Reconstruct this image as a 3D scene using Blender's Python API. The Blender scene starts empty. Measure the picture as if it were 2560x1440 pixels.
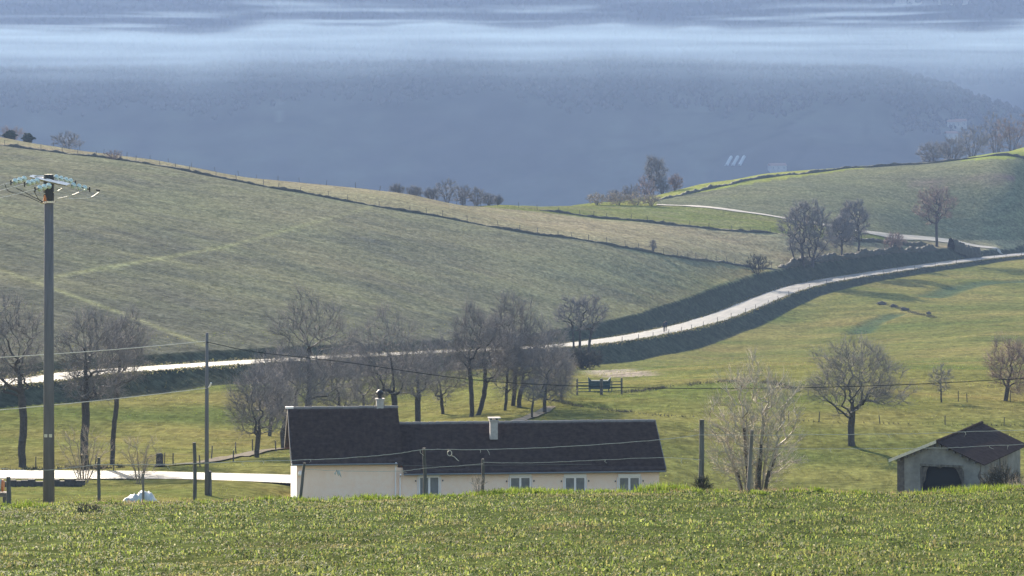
import bpy, bmesh, math, random
import numpy as np
from math import radians, sin, cos, pi

# ------------------------------------------------------------------ camera, sky, sun, exposure
scene = bpy.context.scene
COL = scene.collection
A = 0.00011      # tangent of the angle one photo pixel (2560 wide) covers
YH = 100         # photo row of the true horizon
SUN_EL, SUN_AZ = 18.0, -19.0

cam_data = bpy.data.cameras.new("camera")
cam = bpy.data.objects.new("camera", cam_data)
COL.objects.link(cam)
cam.location = (0, 0, 0)
cam.rotation_euler = (pi / 2, 0, 0)
cam_data.sensor_width = 36
cam_data.lens = 36 / (2560 * A)
cam_data.shift_y = -(720 - YH) / 2560
cam_data.clip_start = 1
cam_data.clip_end = 20000
scene.camera = cam

world = bpy.data.worlds.new("World")
scene.world = world
world.use_nodes = True
wn = world.node_tree.nodes
sky = wn.new('ShaderNodeTexSky')
sky.sky_type = 'NISHITA'
sky.sun_disc = False
sky.sun_elevation = radians(SUN_EL)
sky.sun_rotation = radians(SUN_AZ)
sky.air_density = 1.3
sky.dust_density = 1.0
sky.ozone_density = 2.0
world.node_tree.links.new(sky.outputs[0], wn['Background'].inputs[0])
wn['Background'].inputs[1].default_value = 0.122

sun_data = bpy.data.lights.new("sun", 'SUN')
sun_data.energy = 5.0
sun_data.angle = radians(0.5)
sun_data.color = (1.0, 0.88, 0.72)
sun = bpy.data.objects.new("sun", sun_data)
COL.objects.link(sun)
sun.location = (-60, 100, 80)
sun.rotation_euler = (radians(90 - SUN_EL), 0, radians(180 - SUN_AZ))

vs = scene.view_settings
vs.view_transform = 'Standard'
vs.look = 'None'
vs.gamma = 1
vs.use_curve_mapping = False
vs.exposure = 1.5
scene.cycles.volume_bounces = 0
scene.cycles.max_bounces = 6
scene.cycles.transparent_max_bounces = 12

rng = np.random.default_rng(7)
random.seed(7)

# ------------------------------------------------------------------ mesh helpers
def P(px, py, D):
    return np.array([(px - 1280) * A * D, D, -(py - YH) * A * D])

def mk(name, V, Fs, smooth=False):
    """mesh from a vertex array and a list of face arrays (each m x k)"""
    V = np.asarray(V, dtype=np.float32)
    me = bpy.data.meshes.new(name)
    loops, starts, n = [], [], 0
    for F in Fs:
        F = np.asarray(F, dtype=np.int32)
        if F.size == 0:
            continue
        m, k = F.shape
        loops.append(F.ravel())
        starts.append(n + np.arange(m, dtype=np.int32) * k)
        n += m * k
    loops = np.concatenate(loops)
    starts = np.concatenate(starts)
    me.vertices.add(len(V))
    me.vertices.foreach_set("co", V.ravel())
    me.loops.add(len(loops))
    me.loops.foreach_set("vertex_index", loops)
    me.polygons.add(len(starts))
    me.polygons.foreach_set("loop_start", starts)
    if smooth:
        me.polygons.foreach_set("use_smooth", np.ones(len(starts), dtype=bool))
    me.update(calc_edges=True)
    me.validate()
    return me

def point_color(me, name, C):
    at = me.attributes.new(name, 'FLOAT_COLOR', 'POINT')
    C = np.asarray(C, dtype=np.float32)
    if C.shape[1] == 3:
        C = np.hstack([C, np.ones((len(C), 1), dtype=np.float32)])
    at.data.foreach_set("color", C.ravel())

def obj(name, me, mat, parent=None):
    o = bpy.data.objects.new(name, me)
    COL.objects.link(o)
    if mat is not None and len(me.materials) == 0:
        me.materials.append(mat)
    if parent is not None:
        o.parent = parent
    return o

def tag(o, label, cat, group=None):
    o['label'] = label
    o['category'] = cat
    if group:
        o['group'] = group
    return o

def thing(name, label, cat, loc=(0, 0, 0), rotz=0.0, group=None):
    o = bpy.data.objects.new(name, None)
    COL.objects.link(o)
    o.empty_display_size = 0.3
    o.location = loc
    o.rotation_euler = (0, 0, rotz)
    return tag(o, label, cat, group)

def struct(name, me, mat, kind='structure', label=None):
    o = obj(name, me, mat)
    o['kind'] = kind
    if label:
        o['label'] = label
    return o

class MB:
    def __init__(self):
        self.v, self.f = [], []
    def add(self, V, F):
        b = len(self.v)
        self.v += [tuple(map(float, p)) for p in V]
        self.f += [tuple(i + b for i in q) for q in F]
        return self
    def box(self, x0, x1, y0, y1, z0, z1):
        V = [(x0, y0, z0), (x1, y0, z0), (x1, y1, z0), (x0, y1, z0), (x0, y0, z1), (x1, y0, z1), (x1, y1, z1), (x0, y1, z1)]
        F = [(0, 3, 2, 1), (4, 5, 6, 7), (0, 1, 5, 4), (1, 2, 6, 5), (2, 3, 7, 6), (3, 0, 4, 7)]
        return self.add(V, F)
    def tube(self, pts, r, n=6, caps=True):
        pts = [np.asarray(p, float) for p in pts]
        rs = r if hasattr(r, '__len__') else [r] * len(pts)
        V, F = [], []
        for i, p in enumerate(pts):
            d = pts[min(i + 1, len(pts) - 1)] - pts[max(i - 1, 0)]
            d = d / (np.linalg.norm(d) + 1e-9)
            u = np.cross(d, (0, 0, 1) if abs(d[2]) < .9 else (1, 0, 0))
            u /= np.linalg.norm(u)
            w = np.cross(d, u)
            for k in range(n):
                a = 2 * pi * k / n
                V.append(p + rs[i] * (cos(a) * u + sin(a) * w))
        for i in range(len(pts) - 1):
            for k in range(n):
                k2 = (k + 1) % n
                F.append((i * n + k, i * n + k2, (i + 1) * n + k2, (i + 1) * n + k))
        if caps:
            F.append(tuple(range(n))[::-1])
            F.append(tuple((len(pts) - 1) * n + k for k in range(n)))
        return self.add(V, F)
    def lathe(self, prof, n=10, c=(0, 0, 0)):
        V, F = [], []
        for (r, z) in prof:
            for k in range(n):
                a = 2 * pi * k / n
                V.append((c[0] + r * cos(a), c[1] + r * sin(a), c[2] + z))
        for i in range(len(prof) - 1):
            for k in range(n):
                k2 = (k + 1) % n
                F.append((i * n + k, i * n + k2, (i + 1) * n + k2, (i + 1) * n + k))
        F.append(tuple(range(n))[::-1])
        F.append(tuple((len(prof) - 1) * n + k for k in range(n)))
        return self.add(V, F)
    def prism(self, poly, y0, y1):
        """polygon in x,z pushed from y0 to y1"""
        n = len(poly)
        V = [(x, y0, z) for x, z in poly] + [(x, y1, z) for x, z in poly]
        F = [tuple(range(n)), tuple(range(n, 2 * n))[::-1]]
        for k in range(n):
            k2 = (k + 1) % n
            F.append((k, k + n, k2 + n, k2))
        return self.add(V, F)
    def mesh(self, name, smooth=False, fix=True):
        me = bpy.data.meshes.new(name)
        me.from_pydata(self.v, [], self.f)
        if fix:
            bm = bmesh.new()
            bm.from_mesh(me)
            bmesh.ops.recalc_face_normals(bm, faces=bm.faces)
            bm.to_mesh(me)
            bm.free()
        if smooth:
            for p in me.polygons:
                p.use_smooth = True
        me.update()
        return me
    def build(self, name, mat, parent=None, smooth=False):
        return obj(name, self.mesh(name, smooth), mat, parent)

# ------------------------------------------------------------------ materials
def newmat(name):
    m = bpy.data.materials.new(name)
    m.use_nodes = True
    nt = m.node_tree
    return m, nt, nt.nodes, nt.links, nt.nodes['Principled BSDF']

def mat(name, col, rough=0.8, col2=None, scale=5.0, bump=0.0, spec=0.3, detail=4, stretch=(1, 1, 1), metallic=0, coords='Object'):
    m, nt, N, L, B = newmat(name)
    B.inputs['Roughness'].default_value = rough
    B.inputs['Specular IOR Level'].default_value = spec
    B.inputs['Metallic'].default_value = metallic
    B.inputs['Base Color'].default_value = (*col, 1)
    if col2 is not None or bump:
        tc = N.new('ShaderNodeTexCoord')
        mp = N.new('ShaderNodeMapping')
        mp.inputs['Scale'].default_value = stretch
        L.new(tc.outputs[coords], mp.inputs[0])
        nz = N.new('ShaderNodeTexNoise')
        nz.inputs['Scale'].default_value = scale
        nz.inputs['Detail'].default_value = detail
        nz.inputs['Roughness'].default_value = 0.65
        L.new(mp.outputs[0], nz.inputs['Vector'])
        if col2 is not None:
            cr = N.new('ShaderNodeValToRGB')
            cr.color_ramp.elements[0].position = 0.32
            cr.color_ramp.elements[1].position = 0.68
            cr.color_ramp.elements[0].color = (*col, 1)
            cr.color_ramp.elements[1].color = (*col2, 1)
            L.new(nz.outputs['Fac'], cr.inputs[0])
            L.new(cr.outputs[0], B.inputs['Base Color'])
        if bump:
            bp = N.new('ShaderNodeBump')
            bp.inputs['Strength'].default_value = bump
            bp.inputs['Distance'].default_value = 0.05
            L.new(nz.outputs['Fac'], bp.inputs['Height'])
            L.new(bp.outputs[0], B.inputs['Normal'])
    return m

def leafmat(name, trans=0.45, rough=0.55, spec=0.25, attr='col'):
    """thin green leaves: colour from a point attribute, some light passes through"""
    m, nt, N, L, B = newmat(name)
    at = N.new('ShaderNodeAttribute')
    at.attribute_name = attr
    L.new(at.outputs['Color'], B.inputs['Base Color'])
    B.inputs['Roughness'].default_value = rough
    B.inputs['Specular IOR Level'].default_value = spec
    tr = N.new('ShaderNodeBsdfTranslucent')
    hs = N.new('ShaderNodeHueSaturation')
    hs.inputs['Value'].default_value = 1.25
    hs.inputs['Saturation'].default_value = 1.1
    L.new(at.outputs['Color'], hs.inputs['Color'])
    L.new(hs.outputs[0], tr.inputs['Color'])
    mx = N.new('ShaderNodeMixShader')
    mx.inputs[0].default_value = trans
    L.new(B.outputs[0], mx.inputs[1])
    L.new(tr.outputs[0], mx.inputs[2])
    L.new(mx.outputs[0], N['Material Output'].inputs['Surface'])
    return m

def groundmat():
    m, nt, N, L, B = newmat("meadow_ground")
    at = N.new('ShaderNodeAttribute')
    at.attribute_name = 'cover'
    geo = N.new('ShaderNodeNewGeometry')
    # tufts (about one metre) and wide patches (tens of metres)
    n1 = N.new('ShaderNodeTexNoise'); n1.inputs['Scale'].default_value = 1.1; n1.inputs['Detail'].default_value = 5; n1.inputs['Roughness'].default_value = .7
    n2 = N.new('ShaderNodeTexNoise'); n2.inputs['Scale'].default_value = 0.045; n2.inputs['Detail'].default_value = 4
    n3 = N.new('ShaderNodeTexNoise'); n3.inputs['Scale'].default_value = 0.28; n3.inputs['Detail'].default_value = 4
    for n in (n1, n2, n3):
        L.new(geo.outputs['Position'], n.inputs['Vector'])
    hs = N.new('ShaderNodeHueSaturation')
    r2 = N.new('ShaderNodeMapRange'); r2.inputs['From Min'].default_value = .3; r2.inputs['From Max'].default_value = .7; r2.inputs['To Min'].default_value = .485; r2.inputs['To Max'].default_value = .515
    L.new(n2.outputs['Fac'], r2.inputs['Value']); L.new(r2.outputs[0], hs.inputs['Hue'])
    r1 = N.new('ShaderNodeMapRange'); r1.inputs['From Min'].default_value = .3; r1.inputs['From Max'].default_value = .7; r1.inputs['To Min'].default_value = .55; r1.inputs['To Max'].default_value = 1.45
    L.new(n1.outputs['Fac'], r1.inputs['Value'])
    r3 = N.new('ShaderNodeMapRange'); r3.inputs['From Min'].default_value = .3; r3.inputs['From Max'].default_value = .7; r3.inputs['To Min'].default_value = .82; r3.inputs['To Max'].default_value = 1.18
    L.new(n3.outputs['Fac'], r3.inputs['Value'])
    mp4 = N.new('ShaderNodeMapping'); mp4.inputs['Scale'].default_value = (1.5, .3, 1.5); mp4.inputs['Rotation'].default_value = (0, 0, .12)
    L.new(geo.outputs['Position'], mp4.inputs[0])
    n4 = N.new('ShaderNodeTexNoise'); n4.inputs['Scale'].default_value = 1.0; n4.inputs['Detail'].default_value = 3; n4.inputs['Roughness'].default_value = .6; n4.inputs['Distortion'].default_value = .6
    L.new(mp4.outputs[0], n4.inputs['Vector'])
    r4 = N.new('ShaderNodeMapRange'); r4.inputs['From Min'].default_value = .32; r4.inputs['From Max'].default_value = .68; r4.inputs['To Min'].default_value = .76; r4.inputs['To Max'].default_value = 1.24
    L.new(n4.outputs['Fac'], r4.inputs['Value'])
    mu0 = N.new('ShaderNodeMath'); mu0.operation = 'MULTIPLY'
    L.new(r1.outputs[0], mu0.inputs[0]); L.new(r4.outputs[0], mu0.inputs[1])
    mu = N.new('ShaderNodeMath'); mu.operation = 'MULTIPLY'
    L.new(mu0.outputs[0], mu.inputs[0]); L.new(r3.outputs[0], mu.inputs[1])
    L.new(mu.outputs[0], hs.inputs['Value'])
    L.new(at.outputs['Color'], hs.inputs['Color'])
    L.new(hs.outputs[0], B.inputs['Base Color'])
    B.inputs['Roughness'].default_value = 1.0
    B.inputs['Specular IOR Level'].default_value = 0.0
    bp = N.new('ShaderNodeBump'); bp.inputs['Strength'].default_value = .6; bp.inputs['Distance'].default_value = .22
    ad = N.new('ShaderNodeMath'); ad.operation = 'ADD'
    L.new(n4.outputs['Fac'], ad.inputs[0]); L.new(n3.outputs['Fac'], ad.inputs[1])
    L.new(ad.outputs[0], bp.inputs['Height'])
    L.new(bp.outputs[0], B.inputs['Normal'])
    return m

def roadmat(name, c1, c2, rough, spec):
    """worn lane: streaks run along the UV's v, wheel tracks across u"""
    m, nt, N, L, B = newmat(name)
    uv = N.new('ShaderNodeUVMap'); uv.uv_map = 'UVMap'
    mp = N.new('ShaderNodeMapping'); mp.inputs['Scale'].default_value = (7, .12, 1)
    L.new(uv.outputs[0], mp.inputs[0])
    nz = N.new('ShaderNodeTexNoise'); nz.inputs['Scale'].default_value = 1.0; nz.inputs['Detail'].default_value = 5
    L.new(mp.outputs[0], nz.inputs['Vector'])
    cr = N.new('ShaderNodeValToRGB')
    cr.color_ramp.elements[0].position = .35; cr.color_ramp.elements[1].position = .65
    cr.color_ramp.elements[0].color = (*c1, 1); cr.color_ramp.elements[1].color = (*c2, 1)
    L.new(nz.outputs['Fac'], cr.inputs[0]); L.new(cr.outputs[0], B.inputs['Base Color'])
    rr = N.new('ShaderNodeMapRange'); rr.inputs['From Min'].default_value = .3; rr.inputs['From Max'].default_value = .7
    rr.inputs['To Min'].default_value = rough - .1; rr.inputs['To Max'].default_value = rough + .12
    L.new(nz.outputs['Fac'], rr.inputs['Value']); L.new(rr.outputs[0], B.inputs['Roughness'])
    B.inputs['Specular IOR Level'].default_value = spec
    return m

def farmat():
    m, nt, N, L, B = newmat("far_slope")
    at = N.new('ShaderNodeAttribute'); at.attribute_name = 'cover'
    geo = N.new('ShaderNodeNewGeometry')
    nz = N.new('ShaderNodeTexNoise'); nz.inputs['Scale'].default_value = .022; nz.inputs['Detail'].default_value = 4
    L.new(geo.outputs['Position'], nz.inputs['Vector'])
    mr = N.new('ShaderNodeMapRange'); mr.inputs['From Min'].default_value = .3; mr.inputs['From Max'].default_value = .7; mr.inputs['To Min'].default_value = .75; mr.inputs['To Max'].default_value = 1.25
    L.new(nz.outputs['Fac'], mr.inputs['Value'])
    hs = N.new('ShaderNodeHueSaturation')
    L.new(at.outputs['Color'], hs.inputs['Color']); L.new(mr.outputs[0], hs.inputs['Value'])
    L.new(hs.outputs[0], B.inputs['Base Color'])
    B.inputs['Roughness'].default_value = 1; B.inputs['Specular IOR Level'].default_value = 0
    return m
M = {}
M['far_ground'] = farmat()
M['ground'] = groundmat()
M['leaf'] = leafmat('meadow_leaf', .5, .65, .06)
M['tuft'] = leafmat('pasture_leaf', .45, .7, .15)
M['road'] = roadmat('worn_asphalt', (.085, .078, .072), (.21, .192, .175), .6, .2)
M['path'] = mat('trodden_earth', (.17, .145, .11), 1, (.27, .23, .18), 1.5, .3, 0)
M['track'] = mat('pale_gravel', (.26, .23, .19), 1, (.38, .34, .29), 1.2, .3, .2)
M['bark'] = mat('bark', (.045, .04, .038), .9, (.085, .075, .068), 6, .5, .2)
M['bark_far'] = mat('bark_far', (.06, .05, .05), .9, (.10, .085, .08), 3, 0, .2)
M['twig'] = mat('twig', (.125, .115, .115), .8, (.185, .17, .165), 2, 0, .3)
M['twig_red'] = mat('twig_reddish', (.17, .115, .10), .8, (.24, .17, .145), 2, 0, .3)
M['twig_pale'] = mat('twig_pale', (.25, .21, .165), .7, (.46, .40, .32), 3, 0, .2)  # pale catkin tone, lightened to paint in the backlit gleam
M['twig_dry'] = mat('twig_dry', (.22, .17, .12), .8, (.36, .29, .21), 3, 0, .3)
M['evergreen'] = mat('evergreen', (.018, .028, .014), .8, (.04, .055, .028), 2, 0, .2)
M['bramble'] = mat('bramble', (.035, .035, .025), .85, (.08, .07, .05), 2, 0, .2)
M['wood_post'] = mat('weathered_post', (.075, .065, .058), .9, (.17, .155, .14), 9, .6, .2, stretch=(1, 1, .15))
M['wood_pale'] = mat('pale_post', (.15, .125, .105), .9, (.24, .205, .175), 9, .5, .2, stretch=(1, 1, .15))
M['wood_fence'] = mat('fence_post', (.06, .053, .05), .9, (.12, .105, .09), 8, 0, .2)
M['pole'] = mat('dark_pole', (.12, .11, .115), .9, (.17, .155, .16), 7, .3, .1, stretch=(1, 1, .1))
M['wire'] = mat('bare_wire', (.42, .42, .40), .35, None, 5, 0, .6, metallic=.7)
M['wire_dark'] = mat('black_cable', (.02, .02, .022), .6)
M['rope'] = mat('tape_and_lit_cable', (.42, .36, .29), .5, (.60, .53, .44), 20, 0, .5)  # fence tape; the cables borrow its pale tone as painted sunlight
M['barbed'] = mat('fence_wire', (.20, .185, .17), .9, None, 5, 0, .1)
M['steel'] = mat('galvanised_steel', (.55, .50, .46), .38, (.68, .63, .58), 14, 0, .5, metallic=.75)
M['iron'] = mat('dark_iron', (.03, .03, .035), .5, None, 5, 0, .5, metallic=.4)
M['glass_disc'] = mat('green_glass_insulator', (.26, .34, .31), .12, (.70, .78, .75), 30, 0, 1.0)
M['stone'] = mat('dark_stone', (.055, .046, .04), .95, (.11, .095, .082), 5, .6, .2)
M['white_plastic'] = mat('white_sheet', (.34, .33, .31), .7, (.56, .55, .52), 5, .4, .3)
M['orange'] = mat('orange_plastic', (.55, .17, .05), .5)
M['teal_metal'] = mat('teal_painted_metal', (.03, .05, .055), .9, (.06, .085, .09), 4, 0, .1)
# ------------------------------------------------------------------ the lie of the land
def catmull(pts, n):
    pts = np.asarray(pts, float)
    p = np.vstack([2 * pts[0] - pts[1], pts, 2 * pts[-1] - pts[-2]])
    out = []
    for i in range(1, len(p) - 2):
        t = np.linspace(0, 1, n, endpoint=False)[:, None]
        a, b, c, d = p[i - 1], p[i], p[i + 1], p[i + 2]
        out.append(.5 * (2 * b + (c - a) * t + (2 * a - 5 * b + 4 * c - d) * t ** 2 + (3 * b - a - 3 * c + d) * t ** 3))
    out.append(p[-2][None])
    return np.vstack(out)

# valley road: photo column, row of its middle, distance, height of the bank above and below it
ROADW = 5.6
RD = np.array([
    (-2500, 1100, 210, .8, 1.8), (-1000, 1010, 270, .8, 1.8), (0, 955, 320, .8, 1.8), (300, 925, 350, .9, 1.9), (876, 889, 430, 1.0, 2.0), (1250, 872, 500, 1.2, 2.3),
    (1450, 859, 545, 1.6, 2.7), (1650, 829, 600, 2.2, 2.5), (1800, 790, 660, 2.7, 2.1), (2000, 716, 740, 3.0, 1.5), (2200, 680, 800, 2.8, 1.1),
    (2400, 652, 850, 2.3, .9), (2560, 634, 900, .3, .8), (2900, 600, 1000, .2, .5), (3600, 560, 1200, .2, .3)], float)
RP = np.array([P(a, b, c) for a, b, c, _, _ in RD])
RDENSE = catmull(np.hstack([RP, RD[:, 3:5]]), 30)

def road_query(x, y):
    """signed distance (+ on the far, uphill side), road height, bank heights"""
    n = len(x)
    d = np.empty(n); z = np.empty(n); hu = np.empty(n); hl = np.empty(n)
    a = RDENSE[:-1]; b = RDENSE[1:]
    e = b[:, :2] - a[:, :2]; ee = (e ** 2).sum(1)
    for s in range(0, n, 40000):
        px_ = x[s:s + 40000, None] - a[None, :, 0]
        py_ = y[s:s + 40000, None] - a[None, :, 1]
        t = np.clip((px_ * e[:, 0] + py_ * e[:, 1]) / ee, 0, 1)
        qx = px_ - t * e[:, 0]; qy = py_ - t * e[:, 1]
        dd = qx * qx + qy * qy
        j = dd.argmin(1); r = np.arange(len(j))
        sg = np.sign(e[j, 0] * py_[r, j] - e[j, 1] * px_[r, j])
        tj = t[r, j]
        d[s:s + 40000] = np.sqrt(dd[r, j]) * np.where(sg == 0, 1, sg)
        z[s:s + 40000] = a[j, 2] + tj * (b[j, 2] - a[j, 2])
        hu[s:s + 40000] = a[j, 3] + tj * (b[j, 3] - a[j, 3])
        hl[s:s + 40000] = a[j, 4] + tj * (b[j, 4] - a[j, 4])
    return d, z, hu, hl

def wbank(h):
    return .5 + h * 1.25

def offset_pts(side):
    """points along the top (+1) or toe (-1) of the road banks"""
    out = []
    T = np.gradient(RDENSE[:, :2], axis=0)
    T /= np.linalg.norm(T, axis=1)[:, None]
    for i in range(0, len(RDENSE), 10):
        h = RDENSE[i, 3] if side > 0 else -RDENSE[i, 4]
        for extra in ((0,) if side > 0 else (0, 9)):
            off = ROADW / 2 + wbank(abs(h)) + extra
            nx, ny = -T[i, 1] * side, T[i, 0] * side
            X, Y = RDENSE[i, 0] + nx * off, RDENSE[i, 1] + ny * off
            if extra and Y < 250:
                continue
            out.append((X, Y, RDENSE[i, 2] + h * (1 if not extra else 1.02)))
    return out

class TPS:
    def __init__(self, pts, lam=1e-4):
        pts = np.asarray(pts, float)
        self.c = self.co(pts[:, 0], pts[:, 1])
        n = len(pts)
        K = self.phi(self.c, self.c) + lam * np.eye(n)
        Q = np.hstack([np.ones((n, 1)), self.c])
        Mx = np.block([[K, Q], [Q.T, np.zeros((3, 3))]])
        self.w = np.linalg.solve(Mx, np.concatenate([pts[:, 2] / pts[:, 1], np.zeros(3)]))
    def co(self, x, y):
        y = np.maximum(y, 5.0)
        return np.stack([np.clip(x / y, -.2, .2) / A / 1000.0, 2.2 * np.log(y)], 1)
    def phi(self, a, b):
        r2 = ((a[:, None, :] - b[None, :, :]) ** 2).sum(2)
        return .5 * r2 * np.log(r2 + 1e-12)
    def __call__(self, x, y):
        out = np.empty(len(x))
        for s in range(0, len(x), 60000):
            c = self.co(x[s:s + 60000], y[s:s + 60000])
            out[s:s + 60000] = self.phi(c, self.c) @ self.w[:-3] + self.w[-3] + c @ self.w[-2:]
        return out * np.maximum(y, 5.0)

def PT(L):
    return [tuple(P(*t)) for t in L]

crest = [(-400, 1262), (0, 1252), (250, 1242), (700, 1234), (1100, 1230), (1300, 1219), (1650, 1216), (2000, 1217), (2560, 1213), (2960, 1213)]
Lc = []
for px, yc in crest:
    for D, dy in ((20, 1950), (40, 1570), (55, 1447), (63, 1396), (71, 1342), (79, 1290)):
        Lc.append((px, dy + (yc - 1228) * .6, D))
    yc += 14
    Lc.append((px, yc + 13, 86)); Lc.append((px, yc + 1, 92)); Lc.append((px, yc + 60, 102))
Lc += [(-400, 1290, 130), (-400, 1262, 160), (0, 1285, 130), (0, 1262, 160), (450, 1280, 130), (450, 1250, 160), (900, 1310, 130), (1500, 1320, 130), (2200, 1300, 130), (2800, 1300, 130),
       (0, 1240, 190), (300, 1237, 192), (620, 1243, 192), (760, 1290, 197), (1200, 1290, 197), (1640, 1288, 199), (1200, 1225, 214), (1640, 1222, 214), (1000, 1292, 180), (1500, 1290, 180), (2000, 1280, 190), (2500, 1270, 190), (2900, 1270, 190),
       (-400, 1188, 226), (0, 1189, 225), (350, 1190, 222), (725, 1200, 214), (1700, 1262, 222), (2100, 1290, 225), (2500, 1290, 225), (2900, 1290, 225), (2100, 1216, 251), (2500, 1216, 251), (1750, 1206, 250), (2900, 1216, 251),
       (-400, 1166, 252), (57, 1166, 252), (350, 1158, 250), (640, 1143, 256), (1000, 1110, 266), (1280, 1062, 282), (2130, 1112, 275), (2500, 1005, 312), (2250, 1048, 294), (1970, 1042, 295), (2520, 1052, 293), (1650, 1060, 285),
       (1500, 985, 330), (1750, 960, 348), (1900, 900, 500), (2200, 780, 692), (2450, 720, 768), (2300, 900, 500), (2560, 800, 645), (300, 1080, 292), (0, 1080, 285), (700, 1010, 345), (1300, 985, 330), (2900, 900, 500), (2900, 740, 760), (2900, 1060, 292)]
Lpts = PT(Lc) + offset_pts(-1)
crestU = [(-400, 318, 730), (0, 362, 720), (400, 418, 700), (800, 490, 690), (1200, 560, 690), (1500, 607, 700), (1700, 640, 716), (1800, 657, 732), (1900, 676, 748)]
skyU = [(-400, 288, 780), (0, 346, 772), (400, 404, 755), (800, 463, 750), (1030, 489, 765), (1250, 511, 800)]
Uc = crestU + skyU + [(300, 650, 495), (0, 590, 500), (700, 640, 560), (1100, 700, 582), (1400, 725, 614), (1700, 712, 680), (-400, 560, 490), (500, 530, 610), (1000, 600, 630),
      (1190, 516, 785), (1500, 548, 792), (1950, 583, 805), (1450, 510, 860), (1600, 496, 905), (1650, 511, 870), (1960, 546, 852), (2200, 586, 850), (2400, 606, 862), (2520, 627, 885),
      (1650, 499, 900), (2150, 421, 1020), (2560, 396, 1020), (2300, 500, 930), (2560, 500, 940), (2900, 370, 1020), (2900, 480, 960),
      (1640, 486, 945), (1750, 463, 985), (1900, 438, 1020), (2150, 416, 1070), (2430, 397, 1065), (2560, 370, 1130), (2900, 320, 1150),
      (1300, 548, 735), (1700, 603, 752)]
for px, y0, d0 in ((-400, 288, 780), (0, 346, 772), (400, 404, 755), (800, 463, 750), (1250, 511, 810), (1450, 510, 870), (1640, 482, 960), (2150, 417, 1075), (2560, 370, 1140), (2900, 320, 1160)):
    Uc += [(px, y0 + 40, d0 + 70), (px, y0 + 110, d0 + 220), (px, y0 + 230, d0 + 500), (px, 720, 1900), (px, 745, 2350)]
Upts = PT(Uc) + [p for p in offset_pts(1) if p[1] > 250]
TU, TL = TPS(Upts, 1e-3), TPS(Lpts, 3e-4)

_w = np.random.default_rng(3)
WAVES = [(_w.uniform(0, 2 * pi), _w.uniform(0, 2 * pi), l, a) for l, a in ((60, .35), (37, .22), (21, .12), (13, .07), (8, .05), (5.2, .035))]
def bumps(x, y):
    s = np.zeros(len(x))
    for th, ph, l, a in WAVES:
        s += a * np.sin((x * cos(th) + y * sin(th)) * 2 * pi / l + ph + .8 * np.sin((x * -sin(th) + y * cos(th)) * 2 * pi / (l * 1.7)))
    return s

def H_full(x, y):
    x = np.asarray(x, float); y = np.asarray(y, float)
    d = np.full(len(x), -999.0); R = np.zeros(len(x)); hu = np.zeros(len(x)); hl = np.zeros(len(x))
    k = y > 180
    if k.any():
        d[k], R[k], hu[k], hl[k] = road_query(x[k], y[k])
    z = np.zeros(len(x))
    up = d > 0
    if up.any(): z[up] = TU(x[up], y[up])
    if (~up).any(): z[~up] = TL(x[~up], y[~up])
    far = np.clip((y - 60) / 200, 0.12, 1) * np.clip((y - 4) / 30, .2, 1)
    wb = np.where(up, wbank(hu), wbank(hl))
    t = np.clip((np.abs(d) - ROADW / 2 - .1) / wb, 0, 1)
    b = bumps(x, y)
    calm = np.clip((np.abs(d) - ROADW / 2) / 8, 0, 1) * far
    hs = np.clip((np.hypot((x + 2) / 12, (y - 202) / 10) - .9) / .5, 0, 1)
    z = z + b * calm * .45 * hs
    z = np.where(np.abs(d) < 60, (R - .12) + (z - R + .12) * t, z)
    return z, d

def H(x, y):
    return H_full(x, y)[0]

def H1(x, y):
    return float(H([x], [y])[0])

def hit(px, py, d0=150.0, d1=1180.0):
    """where the sight line through a photo pixel first meets the ground between d0 and d1"""
    D = np.geomspace(d0, d1, 500)
    x = (px - 1280) * A * D; zr = -(py - YH) * A * D
    g = H(x, D) - zr
    i = np.argmax(g >= 0) if (g >= 0).any() else int(np.argmax(g))
    i = max(i, 1)
    a, b = D[i - 1], D[i]
    for _ in range(18):
        m = .5 * (a + b)
        if H1((px - 1280) * A * m, m) - (-(py - YH) * A * m) >= 0: b = m
        else: a = m
    D = .5 * (a + b)
    x = (px - 1280) * A * D
    return np.array([x, D, H1(x, D)])

# ------------------------------------------------------------------ the ground sheet
us = np.linspace(-.195, .195, 500)
rows = np.concatenate([np.geomspace(6, 50, 24, endpoint=False), np.linspace(50, 104, 70, endpoint=False), np.geomspace(104, 290, 130, endpoint=False),
                       np.linspace(290, 930, 520, endpoint=False), np.geomspace(930, 2400, 110)])
UU, DD = np.meshgrid(us, rows)
gx, gy = (UU / .195 * np.maximum(.195 * DD, 34)).ravel(), DD.ravel()
gz, gd = H_full(gx, gy)
gpx = 1280 + gx / gy / A
gpy = YH - gz / gy / A

def lerpl(pts, x):
    p = np.array(sorted((q[0], q[1]) for q in pts), float)
    return np.interp(x, p[:, 0], p[:, 1])

UPF = [(1190, 516), (1350, 530), (1500, 548), (1750, 566), (1950, 583), (2100, 600)]
TRK = [(1640, 511), (1800, 522), (1960, 546), (2080, 566), (2200, 586), (2400, 606), (2520, 627)]
EDG = [(1560, 512), (1650, 499), (1900, 455), (2150, 421), (2300, 408), (2430, 400), (2560, 396), (3000, 372)]
def n2d(x, y, l, seed):
    r = np.random.default_rng(seed)
    s = np.zeros(len(x))
    for k in range(5):
        th, ph = r.uniform(0, 2 * pi, 2); ll = l * r.uniform(.6, 1.5)
        s += np.sin((x * cos(th) + y * sin(th)) * 2 * pi / ll + ph + 1.3 * np.sin((x * cos(th + 1.9) + y * sin(th + 1.9)) * 2 * pi / (ll * 1.4) + ph * 2))
    return s / 5
C_PAST = np.array((.125, .135, .042)); C_LUSH = np.array((.100, .112, .034)); C_DRY = np.array((.22, .18, .065))
C_FIELD = np.array((.165, .158, .095)); C_SOIL = np.array((.095, .094, .074)); C_BEIGE = np.array((.225, .195, .115))
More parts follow.
